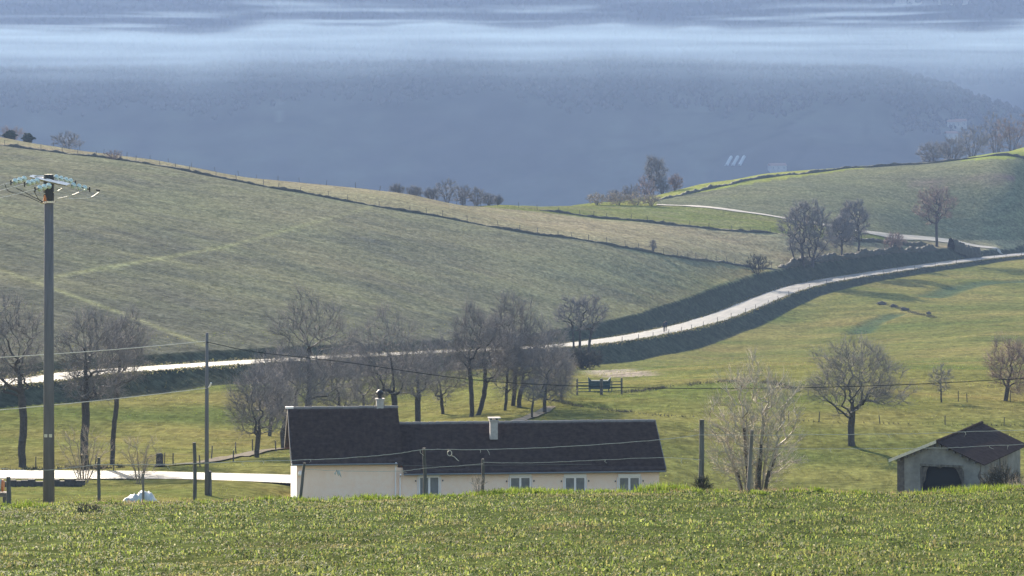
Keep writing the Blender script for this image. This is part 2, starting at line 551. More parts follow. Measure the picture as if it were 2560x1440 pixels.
C_HILL = np.array((.140, .142, .080)); C_BRIGHT = np.array((.20, .215, .055)); C_BANK = np.array((.055, .058, .038)); C_WOOD = np.array((.05, .045, .045))
C_FRONT = np.array((.07, .085, .028)); C_DITCH = np.array((.062, .088, .046))
n = len(gx)
col = np.tile(C_PAST, (n, 1))
nA = n2d(gx, gy, 55, 1); nB = n2d(gx, gy, 17, 2)
w = np.clip(.5 + .9 * nA + .4 * nB, 0, 1)[:, None]
col = C_LUSH + (C_DRY - C_LUSH) * w * .55
up = gd > 0
fy = lerpl(crestU, gpx)
big = up & (gy < np.interp(gpx, [-400, 0, 400, 800, 1200, 1500, 1700, 1900], [730, 720, 700, 690, 690, 700, 716, 748]))
wf = np.clip(.5 + .6 * nA + .5 * nB + (gpy - 700) / 420 - (gpx - 700) / 2200, 0, 1)[:, None]
colf = C_FIELD + (C_SOIL - C_FIELD) * wf * .8
# dry margin along the foot of the field towards the right
mg = np.clip((gpx - 1350) / 500, 0, 1) * np.clip(1 - (gd - 3) / 14, 0, 1)
colf = colf + (C_DRY * 1.05 - colf) * mg[:, None] * .8
# grassy tractor lines across the crop; sunlight on their low ridges is painted paler
def line_w(x0, y0, x1, y1, wpx):
    t = np.clip((gpx - x0) / (x1 - x0), 0, 1)
    return np.where((gpx >= min(x0, x1)) & (gpx <= max(x0, x1)), np.exp(-((gpy - (y0 + t * (y1 - y0))) / wpx) ** 2), 0)
ln = line_w(100, 698, 560, 618, 5) + line_w(560, 618, 930, 516, 5) + line_w(-50, 655, 300, 782, 5) + line_w(300, 782, 520, 866, 5)
colf = colf + (np.array((.22, .215, .115)) - colf) * np.clip(ln, 0, 1)[:, None] * .8
col = np.where(big[:, None], colf, col)
beyond = up & ~big
yu, yt, ye = lerpl(UPF, gpx), lerpl(TRK, gpx), lerpl(EDG, gpx)
cb = C_BEIGE + .12 * C_BEIGE * (nA + nB)[:, None]
small = C_PAST * 1.05 + (C_BEIGE - C_PAST) * np.clip(.3 + nB, 0, 1)[:, None] * .35
hillc = C_HILL + (C_SOIL - C_HILL) * np.clip(.4 + nA, 0, 1)[:, None] * .4
sc_ = np.exp(-((gpy - np.interp(gpx, [2280, 2400, 2520], [462, 449, 446])) / 9) ** 2) * ((gpx > 2270) & (gpx < 2540)) * np.clip(.5 + nB, 0, 1)
hillc = hillc + (np.array((.14, .105, .10)) - hillc) * sc_[:, None]
cc = np.where((gpy > yu)[:, None] | (gpx < 1190)[:, None], cb, np.where((gpy > yt)[:, None] & (gpx > 1190)[:, None], small, np.where((gpy > ye)[:, None], hillc, C_BRIGHT)))
grs = (gpx > 1190) & (gpx < 1640) & (gpy < np.interp(gpx, [1190, 1640], [516, 514])) 
cc = np.where(grs[:, None], C_BRIGHT * .8, cc)
col = np.where(beyond[:, None], cc, col)
col = np.where((up & (gy > np.interp(gpx, [0, 800, 1250, 1640, 2150, 2560], [800, 780, 880, 1000, 1110, 1170])))[:, None], C_WOOD, col)
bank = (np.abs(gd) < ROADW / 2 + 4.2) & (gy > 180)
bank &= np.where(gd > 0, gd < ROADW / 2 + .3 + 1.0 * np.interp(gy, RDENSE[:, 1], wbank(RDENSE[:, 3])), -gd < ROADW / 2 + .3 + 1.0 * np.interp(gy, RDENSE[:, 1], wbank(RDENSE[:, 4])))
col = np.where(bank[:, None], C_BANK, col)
# wet, lush ditches in the right pasture
def band(pts, wid):
    p = np.array([hit(a, b, 300)[:2] for a, b in pts])
    p = catmull(p, 8)
    d2 = np.full(n, 1e9)
    k = np.where((gy > p[:, 1].min() - 20) & (gy < p[:, 1].max() + 20))[0]
    for a, b in zip(p[:-1], p[1:]):
        e = b - a
        t = np.clip(((gx[k] - a[0]) * e[0] + (gy[k] - a[1]) * e[1]) / (e @ e), 0, 1)
        d2[k] = np.minimum(d2[k], (gx[k] - a[0] - t * e[0]) ** 2 + (gy[k] - a[1] - t * e[1]) ** 2)
    return np.exp(-(np.sqrt(d2) / wid) ** 4)
dt = np.clip(band([(2145, 835), (2185, 805), (2235, 785)], 2.4) + band([(2330, 740), (2400, 718), (2470, 705), (2580, 700)], 3.2), 0, 1)
col = col + (C_DITCH - col) * dt[:, None] * .9
bare = band([(1515, 925), (1575, 940)], 3.0)
col = col + (np.array((.30, .25, .20)) - col) * bare[:, None] * .85
front = np.clip((108 - gy) / 6, 0, 1)[:, None]
col = col + (C_FRONT - col) * front
gz2 = gz - dt * .35
me = mk("ground", np.stack([gx, gy, gz2], 1), [np.stack([
    (np.arange(len(rows) - 1)[:, None] * len(us) + np.arange(len(us) - 1)[None]).ravel(),
    (np.arange(len(rows) - 1)[:, None] * len(us) + np.arange(1, len(us))[None]).ravel(),
    (np.arange(1, len(rows))[:, None] * len(us) + np.arange(1, len(us))[None]).ravel(),
    (np.arange(1, len(rows))[:, None] * len(us) + np.arange(len(us) - 1)[None]).ravel()], 1)], smooth=True)
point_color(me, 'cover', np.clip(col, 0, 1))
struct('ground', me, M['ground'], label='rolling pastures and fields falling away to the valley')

# ------------------------------------------------------------------ lanes
def strip(name, pts, width, mat_, zoff, label=None, zfun=None, cross=0.0, nacross=6):
    pts = np.asarray(pts, float)
    T = np.gradient(pts[:, :2], axis=0); T /= np.linalg.norm(T, axis=1)[:, None]
    s = np.concatenate([[0], np.cumsum(np.linalg.norm(np.diff(pts[:, :2], axis=0), axis=1))])
    V, UVs = [], []
    a = np.linspace(-1, 1, nacross + 1)
    wv = width * (1 + .05 * np.sin(s / 7.0) + .03 * np.sin(s / 2.3))
    for j in a:
        q = pts[:, :2] + np.stack([-T[:, 1], T[:, 0]], 1) * (j * wv / 2)[:, None]
        z = pts[:, 2].copy() if zfun is None else zfun(q[:, 0], q[:, 1])
        V.append(np.column_stack([q, z + zoff - cross * j * j])); UVs.append(np.column_stack([np.full(len(s), (j + 1) / 2), s]))
    V = np.stack(V, 1).reshape(-1, 3); UVs = np.stack(UVs, 1).reshape(-1, 2)
    m, k = len(pts), nacross + 1
    i0 = (np.arange(m - 1)[:, None] * k + np.arange(k - 1)[None]).ravel()
    F = np.stack([i0, i0 + k, i0 + k + 1, i0 + 1], 1)[:, ::-1]
    me = mk(name, V, [F], True)
    uvl = me.uv_layers.new(name='UVMap')
    li = np.empty(len(me.loops), dtype=np.int32); me.loops.foreach_get('vertex_index', li)
    uvl.data.foreach_set('uv', UVs[li].astype(np.float32).ravel())
    return struct(name, me, mat_, label=label)

strip('road', RDENSE[(RDENSE[:, 1] > 255)][:, :3], ROADW, M['road'], .02, 'pale sunlit lane crossing the valley slope', None, .05)
lane = catmull([P(-450, 1187, 227), P(0, 1189, 225), P(350, 1191, 222), P(600, 1196, 217), P(800, 1204, 213), P(1000, 1212, 211)], 24)
lane[:, 2] = np.maximum(lane[:, 2], H(lane[:, 0], lane[:, 1])) + .1
strip('lane', lane, 4.1, M['road'], .03, 'glaring white lane passing behind the farmhouse', None, .04)
tp = np.array([hit(a, b, 700)[:2] for a, b in [(1642, 512), (1720, 515), (1800, 522), (1880, 533), (1960, 546), (2080, 566), (2200, 586), (2300, 596), (2400, 607), (2500, 626)]])
tp = catmull(np.column_stack([tp, np.zeros(len(tp))]), 10)
strip('farm_track', tp, 3.4, M['track'], .14, 'pale gravel track climbing to the far fields', H)
tp = np.array([hit(a, b, 225)[:2] for a, b in [(385, 1168), (450, 1163), (540, 1152), (630, 1135), (720, 1122)]])
tp = catmull(np.column_stack([tp, np.zeros(len(tp))]), 10)
strip('dirt_path', tp, 1.5, M['path'], .10, 'narrow dirt path leaving the lane towards the trees', H)
tp = np.array([hit(a, b, 225)[:2] for a, b in [(1240, 1072), (1300, 1052), (1345, 1035), (1375, 1018)]])
tp = catmull(np.column_stack([tp, np.zeros(len(tp))]), 10)
strip('footpath', tp, 1.1, M['path'], .10, 'pale footpath among the trees above the farmhouse roof', H)

# ------------------------------------------------------------------ far side of the valley
def far_sheet(name, prof, top_shift, uspan, nu, nd, amp, colf_, label, seed):
    """prof: list of (row, distance); the sheet is a hillside rising away"""
    pr = np.array(prof, float)
    D = np.interp(np.linspace(0, 1, nd), np.linspace(0, 1, len(pr)), pr[:, 1])
    u = np.linspace(-uspan, uspan, nu)
    U, Dm = np.meshgrid(u, D)
    x, y = (U * Dm).ravel(), Dm.ravel()
    row = np.interp(y, pr[:, 1], pr[:, 0])
    px = 1280 + U.ravel() / A
    row = row + top_shift(px, np.clip((y - pr[0, 1]) / (pr[-1, 1] - pr[0, 1]), 0, 1))
    z = -(row - YH) * A * y + amp * (n2d(x, y, 420, seed) + .5 * n2d(x, y, 150, seed + 1))
    me = mk(name, np.column_stack([x, y, z]), [np.stack([
        (np.arange(nd - 1)[:, None] * nu + np.arange(nu - 1)[None]).ravel(), (np.arange(nd - 1)[:, None] * nu + np.arange(1, nu)[None]).ravel(),
        (np.arange(1, nd)[:, None] * nu + np.arange(1, nu)[None]).ravel(), (np.arange(1, nd)[:, None] * nu + np.arange(nu - 1)[None]).ravel()], 1)], True)
    py = YH - z / y / A
    point_color(me, 'cover', colf_(px, py, x, y))
    struct(name, me, M['far_ground'], label=label)
    def hf(px_, D_):
        i = np.clip(np.searchsorted(D, D_), 1, nd - 1)
        zz = z.reshape(nd, nu)
        j = np.clip(((px_ - 1280) * A + uspan) / (2 * uspan) * (nu - 1), 0, nu - 1.001)
        j0 = j.astype(int); fj = j - j0
        t = np.clip((D_ - D[i - 1]) / (D[i] - D[i - 1]), 0, 1)
        za = zz[i - 1, j0] * (1 - fj) + zz[i - 1, j0 + 1] * fj; zb = zz[i, j0] * (1 - fj) + zz[i, j0 + 1] * fj
        return za * (1 - t) + zb * t
    return hf

def spur(px, t):
    # the near valley side sinks away to the right
    s = np.clip((px - 2180) / 380, 0, 2) ** 1.5
    return s * 125 * np.clip((t - .2) / .5, 0, 1) + np.clip((1100 - px) / 1100, 0, 1.5) * 12 * t
def col_near_slope(px, py, x, y):
    f = n2d(x, y, 300, 21) + .6 * n2d(x, y, 90, 22)
    c = np.array((.045, .04, .038)) + np.clip(.35 + .9 * f, 0, 1)[:, None] * np.array((.04, .045, .025))
    rs = np.random.default_rng(5)
    sx_, sy_ = rs.uniform(-800, 800, 170), rs.uniform(2850, 3200, 170)
    sv = rs.uniform(.7, 1.5, 170)
    best = np.full(len(x), 1e18); val = np.ones(len(x)); sec = np.full(len(x), 1e18)
    for k in range(170):
        dd = (x - sx_[k]) ** 2 + ((y - sy_[k]) * 1.6) ** 2
        m_ = dd < best
        sec = np.where(m_, best, np.minimum(sec, dd)); val = np.where(m_, sv[k], val); best = np.minimum(best, dd)
    edge = np.exp(-((np.sqrt(sec) - np.sqrt(best)) / 6) ** 2)
    fld = np.clip((py - 262) / 20, 0, 1) * np.clip((px - 1300) / 500, .12, 1)
    c = c * (1 + (val - 1) * fld * .55)[:, None] * (1 - .22 * edge * fld)[:, None]
    wood = np.clip((255 - py) / 40, 0, 1)[:, None]
    c = c + (np.array((.035, .03, .032)) - c) * wood * .8
    c = c + (np.array((.13, .12, .10)) - c) * (((np.abs(px - 695) < 6 + 4 * np.sin(py / 9)) & (py > 245) & (py < 305)) * .7)[:, None]
    return c
hf1 = far_sheet('valley_side', [(700, 2450), (570, 2850), (520, 2950), (400, 3030), (300, 3095), (240, 3135), (200, 3162), (172, 3182), (164, 3200), (185, 3240), (330, 3420)], spur, .24, 260, 130, 5, col_near_slope,
                'hazy blue far side of the valley', 11)
def top2(px, t):
    return t * (22 * np.sin(px / 700 + .6) - 6 * np.sin(px / 240))
hf2 = far_sheet('distant_hill', [(460, 3900), (420, 4000), (250, 4110), (120, 4200), (40, 4260), (-20, 4305), (-46, 4330), (-10, 4500)], top2, .24, 150, 60, 4,
                lambda px, py, x, y: np.array((.04, .035, .036)) + np.clip(.3 + n2d(x, y, 200, 31), 0, 1)[:, None] * np.array((.03, .028, .02)), 'wooded hill beyond the valley mist', 12)

def forest(name, pts, hmin, hmax, mat_, label, seed):
    """woodland far away: many ragged crowns in one mass"""
    r = np.random.default_rng(seed)
    bm = bmesh.new(); bmesh.ops.create_icosphere(bm, subdivisions=1, radius=1)
    bv = np.array([v.co[:] for v in bm.verts]); bf = np.array([[v.index for v in f.verts] for f in bm.faces]); bm.free()
    n = len(pts); h = r.uniform(hmin, hmax, n)
    sc = np.stack([h * r.uniform(.28, .45, n), h * r.uniform(.28, .45, n), h * .5], 1)
    jit = r.uniform(.65, 1.3, (n, len(bv), 1))
    V = bv[None] * jit * sc[:, None, :] + (pts + np.stack([0 * h, 0 * h, h * .45], 1))[:, None, :]
    F = bf[None] + (np.arange(n) * len(bv))[:, None, None]
    struct(name, mk(name, V.reshape(-1, 3), [F.reshape(-1, 3)]), mat_, 'stuff', label)
def scatter(hf, n, px0, px1, d0, d1, seed, keep=None):
    r = np.random.default_rng(seed)
    px = r.uniform(px0, px1, n); D = r.uniform(d0, d1, n)
    z = hf(px, D); py = YH - z / D / A
    if keep is not None:
        k = keep(px, py, r.uniform(0, 1, n)); px, D, z = px[k], D[k], z[k]
    return np.stack([(px - 1280) * A * D, D, z], 1)
M['wood_far'] = mat('far_woodland', (.036, .031, .033), 1, (.060, .05, .048), .02, 0, 0, coords='Object')
forest('far_wood', scatter(hf2, 4200, -200, 2760, 4130, 4350, 41), 7, 15, M['wood_far'], 'dense bare woodland on the hill above the mist', 42)
forest('valley_wood', scatter(hf1, 9000, -200, 2760, 2950, 3215, 43, lambda px, py, q: (py < 250 + 18 * np.sin(px / 230) + 14 * np.sin(px / 71) + 25 * q) | ((px > 2230) & (py < 320 + 30 * q))), 3.5, 7, M['wood_far'], 'bare woodland on the upper valley side', 44)
# ------------------------------------------------------------------ air: haze and the mist bank
def volmat(name):
    m = bpy.data.materials.new(name)
    m.use_nodes = True
    nt = m.node_tree
    for nd in list(nt.nodes):
        if nd.type == 'BSDF_PRINCIPLED':
            nt.nodes.remove(nd)
    pv = nt.nodes.new('ShaderNodeVolumePrincipled')
    nt.links.new(pv.outputs[0], nt.nodes['Material Output'].inputs['Volume'])
    return m, nt, pv
m, nt, pv = volmat('haze_air')
pv.inputs['Color'].default_value = (.23, .335, .58, 1)
pv.inputs['Density'].default_value = .00013
pv.inputs['Anisotropy'].default_value = .2
HAZE = MB().box(-1900, 1900, -150, 4750, -330, 110).build('haze', m)
HAZE['kind'] = 'stuff'
HAZE['label'] = 'blue morning haze filling the valley'

m, nt, pv = volmat('mist_vapour')
N, L = nt.nodes, nt.links
geo = N.new('ShaderNodeNewGeometry')
sep = N.new('ShaderNodeSeparateXYZ')
L.new(geo.outputs['Position'], sep.inputs[0])
def math_(op, a=None, b=None):
    nd = N.new('ShaderNodeMath'); nd.operation = op
    for i, v in enumerate((a, b)):
        if v is None: continue
        if isinstance(v, (int, float)): nd.inputs[i].default_value = v
        else: L.new(v, nd.inputs[i])
    return nd.outputs[0]
def noise_(scale, detail, off=(0, 0, 0)):
    mp = N.new('ShaderNodeMapping'); mp.inputs['Scale'].default_value = scale; mp.inputs['Location'].default_value = off
    L.new(geo.outputs['Position'], mp.inputs[0])
    nz = N.new('ShaderNodeTexNoise'); nz.inputs['Scale'].default_value = 1; nz.inputs['Detail'].default_value = detail; nz.inputs['Roughness'].default_value = .55
    L.new(mp.outputs[0], nz.inputs['Vector'])
    return nz.outputs['Fac']
def ramp_(v, pts):
    cr = N.new('ShaderNodeValToRGB')
    while len(cr.color_ramp.elements) < len(pts): cr.color_ramp.elements.new(.5)
    for e, (p, c) in zip(cr.color_ramp.elements, pts):
        e.position = p; e.color = (c, c, c, 1)
    L.new(v, cr.inputs[0])
    return cr.outputs[0]
ZB, ZT = -62.0, 46.0
wav = math_('MULTIPLY', math_('SUBTRACT', noise_((1 / 330, 1 / 4000, 1 / 400), 3), .5), 46.0)
wav2 = math_('MULTIPLY', math_('SUBTRACT', noise_((1 / 95, 1 / 4000, 1 / 300), 2, (5, 2, 1)), .5), 22.0)
hh = math_('DIVIDE', math_('SUBTRACT', math_('ADD', math_('ADD', sep.outputs['Z'], wav), wav2), ZB), ZT - ZB)
body = ramp_(hh, [(0, 0), (.14, .03), (.26, .13), (.38, .42), (.52, .92), (.62, 1.1), (.665, .95), (.685, .25), (.74, .0)])
wisps = math_('MULTIPLY', ramp_(hh, [(.66, 0), (.72, 1), (.84, .8), (.93, 0)]), ramp_(noise_((1 / 150, 1 / 4000, 1 / 4.5), 4, (3, 1, 7)), [(.52, 0), (.66, .7)]))
streak = ramp_(noise_((1 / 210, 1 / 4000, 1 / 6.5), 5), [(.30, .55), (.68, 1.2)])
dens = math_('ADD', math_('MULTIPLY', body, streak), wisps)
yf = ramp_(math_('DIVIDE', math_('SUBTRACT', sep.outputs['Y'], 2780), 460), [(0, 0), (.25, 1), (.75, 1), (1, 0)])
L.new(math_('MULTIPLY', math_('MULTIPLY', dens, yf), .0025), pv.inputs['Density'])
pv.inputs['Color'].default_value = (.40, .54, .70, 1)
pv.inputs['Anisotropy'].default_value = .1
m.cycles.volume_step_rate = .45
MIST = MB().box(-900, 900, 2775, 3245, ZB - 4, ZT + 6).build('mist_bank', m)
MIST['kind'] = 'stuff'
MIST['label'] = 'pale bank of valley mist lying in streaks across the far hill'

# ------------------------------------------------------------------ the farmhouse
M['wall'] = mat('cream_render', (.92, .62, .46), .9, (.94, .69, .55), 2.5, .15, .2)
M['wall_white'] = mat('white_gable_render', (.66, .68, .68), .9, (.74, .75, .74), 2.5, .1, .2)
M['roof'] = mat('anthracite_tile', (.044, .032, .033), .95, (.092, .066, .062), 3.5, .3, .05)
M['ridge'] = mat('ridge_tile', (.12, .10, .09), .6, (.18, .15, .135), 9, .2, .5)  # raised above the roof tone to paint in the sunlit rim
M['pvc'] = mat('white_pvc', (.88, .76, .72), .45, None, 5, 0, .5)
M['pane'] = mat('window_glass', (.15, .14, .145), .15, (.22, .205, .205), 3, 0, .8)
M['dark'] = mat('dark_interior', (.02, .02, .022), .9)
M['chimney'] = mat('grey_chimney_render', (.33, .29, .27), .9, (.43, .385, .36), 6, .3, .2)
M['zinc'] = mat('zinc_gutter', (.30, .31, .33), .45, None, 5, 0, .5, metallic=.6)

HR = radians(6.0)
o0 = P(742, 1297, 198.0)
house = thing('farmhouse', 'long low cream farmhouse with dark tiled roofs, taller at its left end', 'house', tuple(o0), HR)
def local(px, py, D):            # a photo pixel at a distance, in house coordinates
    q = P(px, py, D) - o0
    return np.array([q[0] * cos(HR) + q[1] * sin(HR), -q[0] * sin(HR) + q[1] * cos(HR), q[2]])
def facade(px, py):              # where the sight line meets the plane y = 0 of the house
    d = P(px, py, 1.0)
    nrm = np.array([-sin(HR), cos(HR), 0])
    t = (o0 @ nrm) / (d @ nrm)
    return local(px, py, t)
U1 = facade(994, 1200)[0]; U2 = facade(1648, 1200)[0]
DEP = 7.6
e1 = facade(860, 1143)[2]; e2 = facade(1320, 1166)[2]
r1 = local(860, 1019, 198 + .6 + DEP / 2)[2]; r2 = local(1320, 1055, 198 + 1.7 + DEP / 2)[2]
walls = MB()
walls.prism([(0, -.6), (0, e1), (U1, e1), (U1, -.6)], 0, .3)
walls.prism([(U1, -.6), (U1, e2), (U2, e2), (U2, -.6)], .0, .3)
walls.prism([(0, -.6), (0, e1), (U1, e1), (U1, -.6)], DEP - .3, DEP)
walls.prism([(U1, -.6), (U1, e2), (U2, e2), (U2, -.6)], DEP - .3, DEP)
wall = walls.build('wall', M['wall'], house)
def gable(x0, x1, e, r):
    g = MB()
    poly = [(.301, -.6), (DEP - .301, -.6), (DEP - .301, e + (r - e) * .07), (DEP / 2, r - .1), (.301, e + (r - e) * .07)]
    V = [(x0, a, b) for a, b in poly] + [(x1, a, b) for a, b in poly]
    k = len(poly)
    g.add(V, [tuple(range(k)), tuple(range(k, 2 * k))[::-1]] + [(i, i + k, (i + 1) % k + k, (i + 1) % k) for i in range(k)])
    return g
gable(0, .28, e1, r1).build('gable_wall', M['wall_white'], house)
gable(U1 - .25, U1, e1, r1).build('gable_wall', M['wall'], house)
gable(U2 - .28, U2, e2, r2).build('gable_wall', M['wall'], house)

def tiled_slope(x0, x1, ye, ze, yr, zr, name, parent):
    """stepped courses of rolled tiles between eave and ridge"""
    L_ = math.hypot(yr - ye, zr - ze)
    nc = max(6, int(L_ / .33)); per = .26; nx = int((x1 - x0) / per * 6) + 1
    xs = np.linspace(x0, x1, nx)
    prof = .022 * np.abs(np.sin(pi * (xs - x0) / per)) ** .7
    nrm = np.array([-(zr - ze), abs(yr - ye)]) / L_
    if yr < ye: nrm[0] = -nrm[0]
    r = np.random.default_rng(int(abs(x0 * 10)) + 5)
    V = []
    for j in range(nc):
        jit = r.normal(0, .004, nx)
        for t, lift in ((j / nc, .085), ((j + 1) / nc + .012, .012)):
            y = ye + (yr - ye) * t; z = ze + (zr - ze) * t
            h = lift + prof + jit
            V.append(np.column_stack([xs, y + nrm[0] * h, z + nrm[1] * h]))
    # eave edge thickness and underside
    V.insert(0, np.column_stack([xs, np.full(nx, ye), np.full(nx, ze - .03)]))
    V = np.stack(V)
    k = V.shape[0]
    i0 = (np.arange(k - 1)[:, None] * nx + np.arange(nx - 1)[None]).ravel()
    F = np.stack([i0, i0 + 1, i0 + nx + 1, i0 + nx], 1)
    o = obj(name, mk(name, V.reshape(-1, 3), [F]), M['roof'], parent)
    o['kind'] = 'stuff'
    return o
def roof(x0, x1, e, r, ov=.38):
    sl = (r - e) / (DEP / 2)
    ye, ze = -ov, e - ov * sl
    deck = MB()
    T = .14
    deck.prism([(0, 0)] * 3, 0, 0) if False else None
    poly = [(ye, ze), (DEP / 2, r), (DEP + ov, ze), (DEP + ov, ze - T), (DEP / 2, r - T), (ye, ze - T)]
    k = 6
    V = [(x0 + .03, a, b - .03) for a, b in poly] + [(x1 - .03, a, b - .03) for a, b in poly]
    F = [(0, 1, 4, 5), (1, 2, 3, 4), (6, 11, 10, 7), (7, 10, 9, 8)] + [(i, i + k, (i + 1) % k + k, (i + 1) % k) for i in range(k)]
    deck.add(V, F)
    rf = deck.build('roof', M['roof'], house)
    tiled_slope(x0, x1, ye, ze, DEP / 2, r, 'roof_tiles', rf)
    tiled_slope(x0, x1, DEP + ov, ze, DEP / 2, r, 'roof_tiles', rf)
    # ridge tiles, one by one
    t = MB(); Lt = .42; nseg = 7
    V = []
    for xx, rr in ((0, .125), (Lt * .12, .13), (Lt + .05, .105)):
        for i in range(nseg):
            a = pi * i / (nseg - 1)
            V.append((xx, rr * cos(a) * 1.15, rr * sin(a)))
    F = [(s * nseg + i, s * nseg + i + 1, (s + 1) * nseg + i + 1, (s + 1) * nseg + i) for s in range(2) for i in range(nseg - 1)]
    F += [tuple(range(nseg)), tuple(2 * nseg + i for i in range(nseg))[::-1]]
    t.add(V, F)
    tm = t.mesh('ridge_tile')
    nt_ = int((x1 - x0) / Lt)
    for i in range(nt_):
        q = obj('ridge_tile', tm, M['ridge'], rf)
        q.location = (x0 + i * (x1 - x0) / nt_, DEP / 2, r + .0 + random.uniform(-.008, .012))
        q.rotation_euler = (0, random.uniform(-.02, .02), random.uniform(-.02, .02))
    return rf
xl = -.30
rf1 = roof(xl, U1 + .28, e1, r1)
rf2 = roof(U1 + .285, U2 + .30, e2, r2)
# pale cap at the left end of the ridge, verge boards
MB().box(xl - .16, xl + .28, DEP / 2 - .16, DEP / 2 + .16, r1 + .02, r1 + .12).build('ridge_cap', M['pvc'], rf1)
def verge(x, e, r, mat_, parent):
    sl = (r - e) / (DEP / 2); ov = .38
    v = MB()
    for (ya, yb) in ((-ov, DEP / 2), (DEP / 2, DEP + ov)):
        za = e - ov * sl if ya < 0 else r; zb = r if ya < 0 else e - ov * sl
        poly = [(ya, za + .055), (yb, zb + .055), (yb, zb - .17), (ya, za - .17)]
        V = [(x, a, b) for a, b in poly] + [(x + .045, a, b) for a, b in poly]
        v.add(V, [(0, 1, 2, 3), (7, 6, 5, 4)] + [(i, i + 4, (i + 1) % 4 + 4, (i + 1) % 4) for i in range(4)])
    return v.build('verge_board', mat_, parent)
verge(xl - .05, e1, r1, M['ridge'], rf1); verge(U2 + .305, e2, r2, M['ridge'], rf2)
# gutters and downpipe
def gutter(x0, x1, e, r, parent):
    sl = (r - e) / (DEP / 2); z = e - .38 * sl - .09
    g = MB(); V = []
    for x in (x0, x1):
        for i in range(6):
            a = pi + pi * i / 5
            V.append((x, -.47 + .065 * cos(a), z + .065 * sin(a)))
        for i in range(5, -1, -1):
            a = pi + pi * i / 5
            V.append((x, -.47 + .055 * cos(a), z + .004 + .055 * sin(a)))
    g.add(V, [tuple(range(12)), tuple(range(12, 24))[::-1]] + [(i, i + 12, (i + 1) % 12 + 12, (i + 1) % 12) for i in range(12)])
    return g.build('gutter', M['zinc'], parent)
gutter(xl, U1 - .02, e1, r1, house); gutter(U1 + .3, U2 + .28, e2, r2, house)
MB().tube([(U1 - .12, -.44, e1 - .3), (U1 - .12, -.09, e1 - .55), (U1 - .12, -.07, -.5)], .045, 8).build('downpipe', M['pvc'], house)
MB().tube([(U1 + .13, -.44, e2 - .3), (U1 + .13, -.09, e2 - .5), (U1 + .13, -.07, -.5)], .045, 8).build('downpipe', M['pvc'], house)
# openings
def window(pa, pb, pytop, hgt, door=False):
    a = facade(pa, pytop); b = facade(pb, pytop)
    x0, x1, zt = a[0], b[0], a[2]; zb = zt - hgt
    w = MB()
    fr = .07
    w.box(x0, x0 + fr, -.05, .02, zb, zt); w.box(x1 - fr, x1, -.05, .02, zb, zt)
    w.box(x0 + fr, x1 - fr, -.05, .02, zb, zb + fr); w.box(x0 + fr, x1 - fr, -.05, .02, zt - fr, zt)
    xm = (x0 + x1) / 2
    w.box(xm - .055, xm + .055, -.055, .015, zb + fr, zt - fr)
    root = w.build('french_window' if door else 'window', M['pvc'], house)
    for u0, u1 in ((x0 + fr, xm - .055), (xm + .055, x1 - fr)):
        MB().box(u0 + .002, u1 - .002, -.03, -.012, zb + fr, zt - fr).build('pane', M['pane'], root)
    MB().box(x0 - .03, x1 + .03, -.11, .0, zt + .002, zt + .17).build('shutter_box', M['pvc'], root)
    for s, xx in ((-1, x0), (1, x1)):
        MB().box(xx - .075 if s < 0 else xx + .03, xx - .03 if s < 0 else xx + .075, -.07, -.004, zb - .05, zt + .0).build('shutter_rail', M['pvc'], root)
        MB().box(xx + s * .17 - .03, xx + s * .17 + .03, -.05, -.004, zt - .28, zt - .2).build('shutter_catch', M['iron'], root)
    if not door:
        MB().box(x0 - .12, x1 + .12, -.13, -.004, zb - .09, zb - .003).build('sill', M['pvc'], root)
window(1274, 1327, 1192, 1.15); window(1411, 1464, 1192, 1.15); window(1546, 1600, 1192, 1.15)
window(1047, 1099, 1191, 2.0, True)
# chimneys
def chimney(px, py_top, py_bot, wpx, yloc, r, parent, cowl):
    D = 198 + yloc + .3
    a = local(px - wpx / 2, py_top, D); b = local(px + wpx / 2, py_bot, D)
    x0, x1, zt = a[0], b[0], a[2]
    zb = min(b[2], r - .3)
    ch = MB().box(x0, x1, yloc, yloc + .5, zb, zt).build('chimney', M['chimney'], parent)
    MB().box(x0 - .05, x1 + .05, yloc - .05, yloc + .55, zt + .001, zt + .07).build('chimney_band', M['chimney'], ch)
    xm = (x0 + x1) / 2
    if cowl:
        c = MB().lathe([(.11, zt + .07), (.13, zt + .25), (.2, zt + .3), (.21, zt + .42), (.12, zt + .52), (.05, zt + .56)], 10, (xm, yloc + .25, 0))
        c.build('cowl', M['iron'], ch)
    else:
        for dx in (-.16, .16):
            MB().box(xm + dx - .05, xm + dx + .05, yloc + .05, yloc + .45, zt + .071, zt + .139).build('cap_support', M['dark'], ch)
        MB().box(x0 - .1, x1 + .16, yloc - .08, yloc + .58, zt + .14, zt + .19).build('cap_slab', M['chimney'], ch)
chimney(951, 1001, 1030, 18, DEP / 2 - .15, r1, rf1, True)
chimney(1239, 1057, 1103, 19, DEP / 2 - 1.95, r2 + .3, rf2, False)
q = facade(736, 1183)
MB().lathe([(.05, 0), (.13, .03), (.16, .12), (.12, .25), (.05, .3)], 10, (.2, -.13, q[2] - .15)).build('wall_lamp', M['pvc'], house)

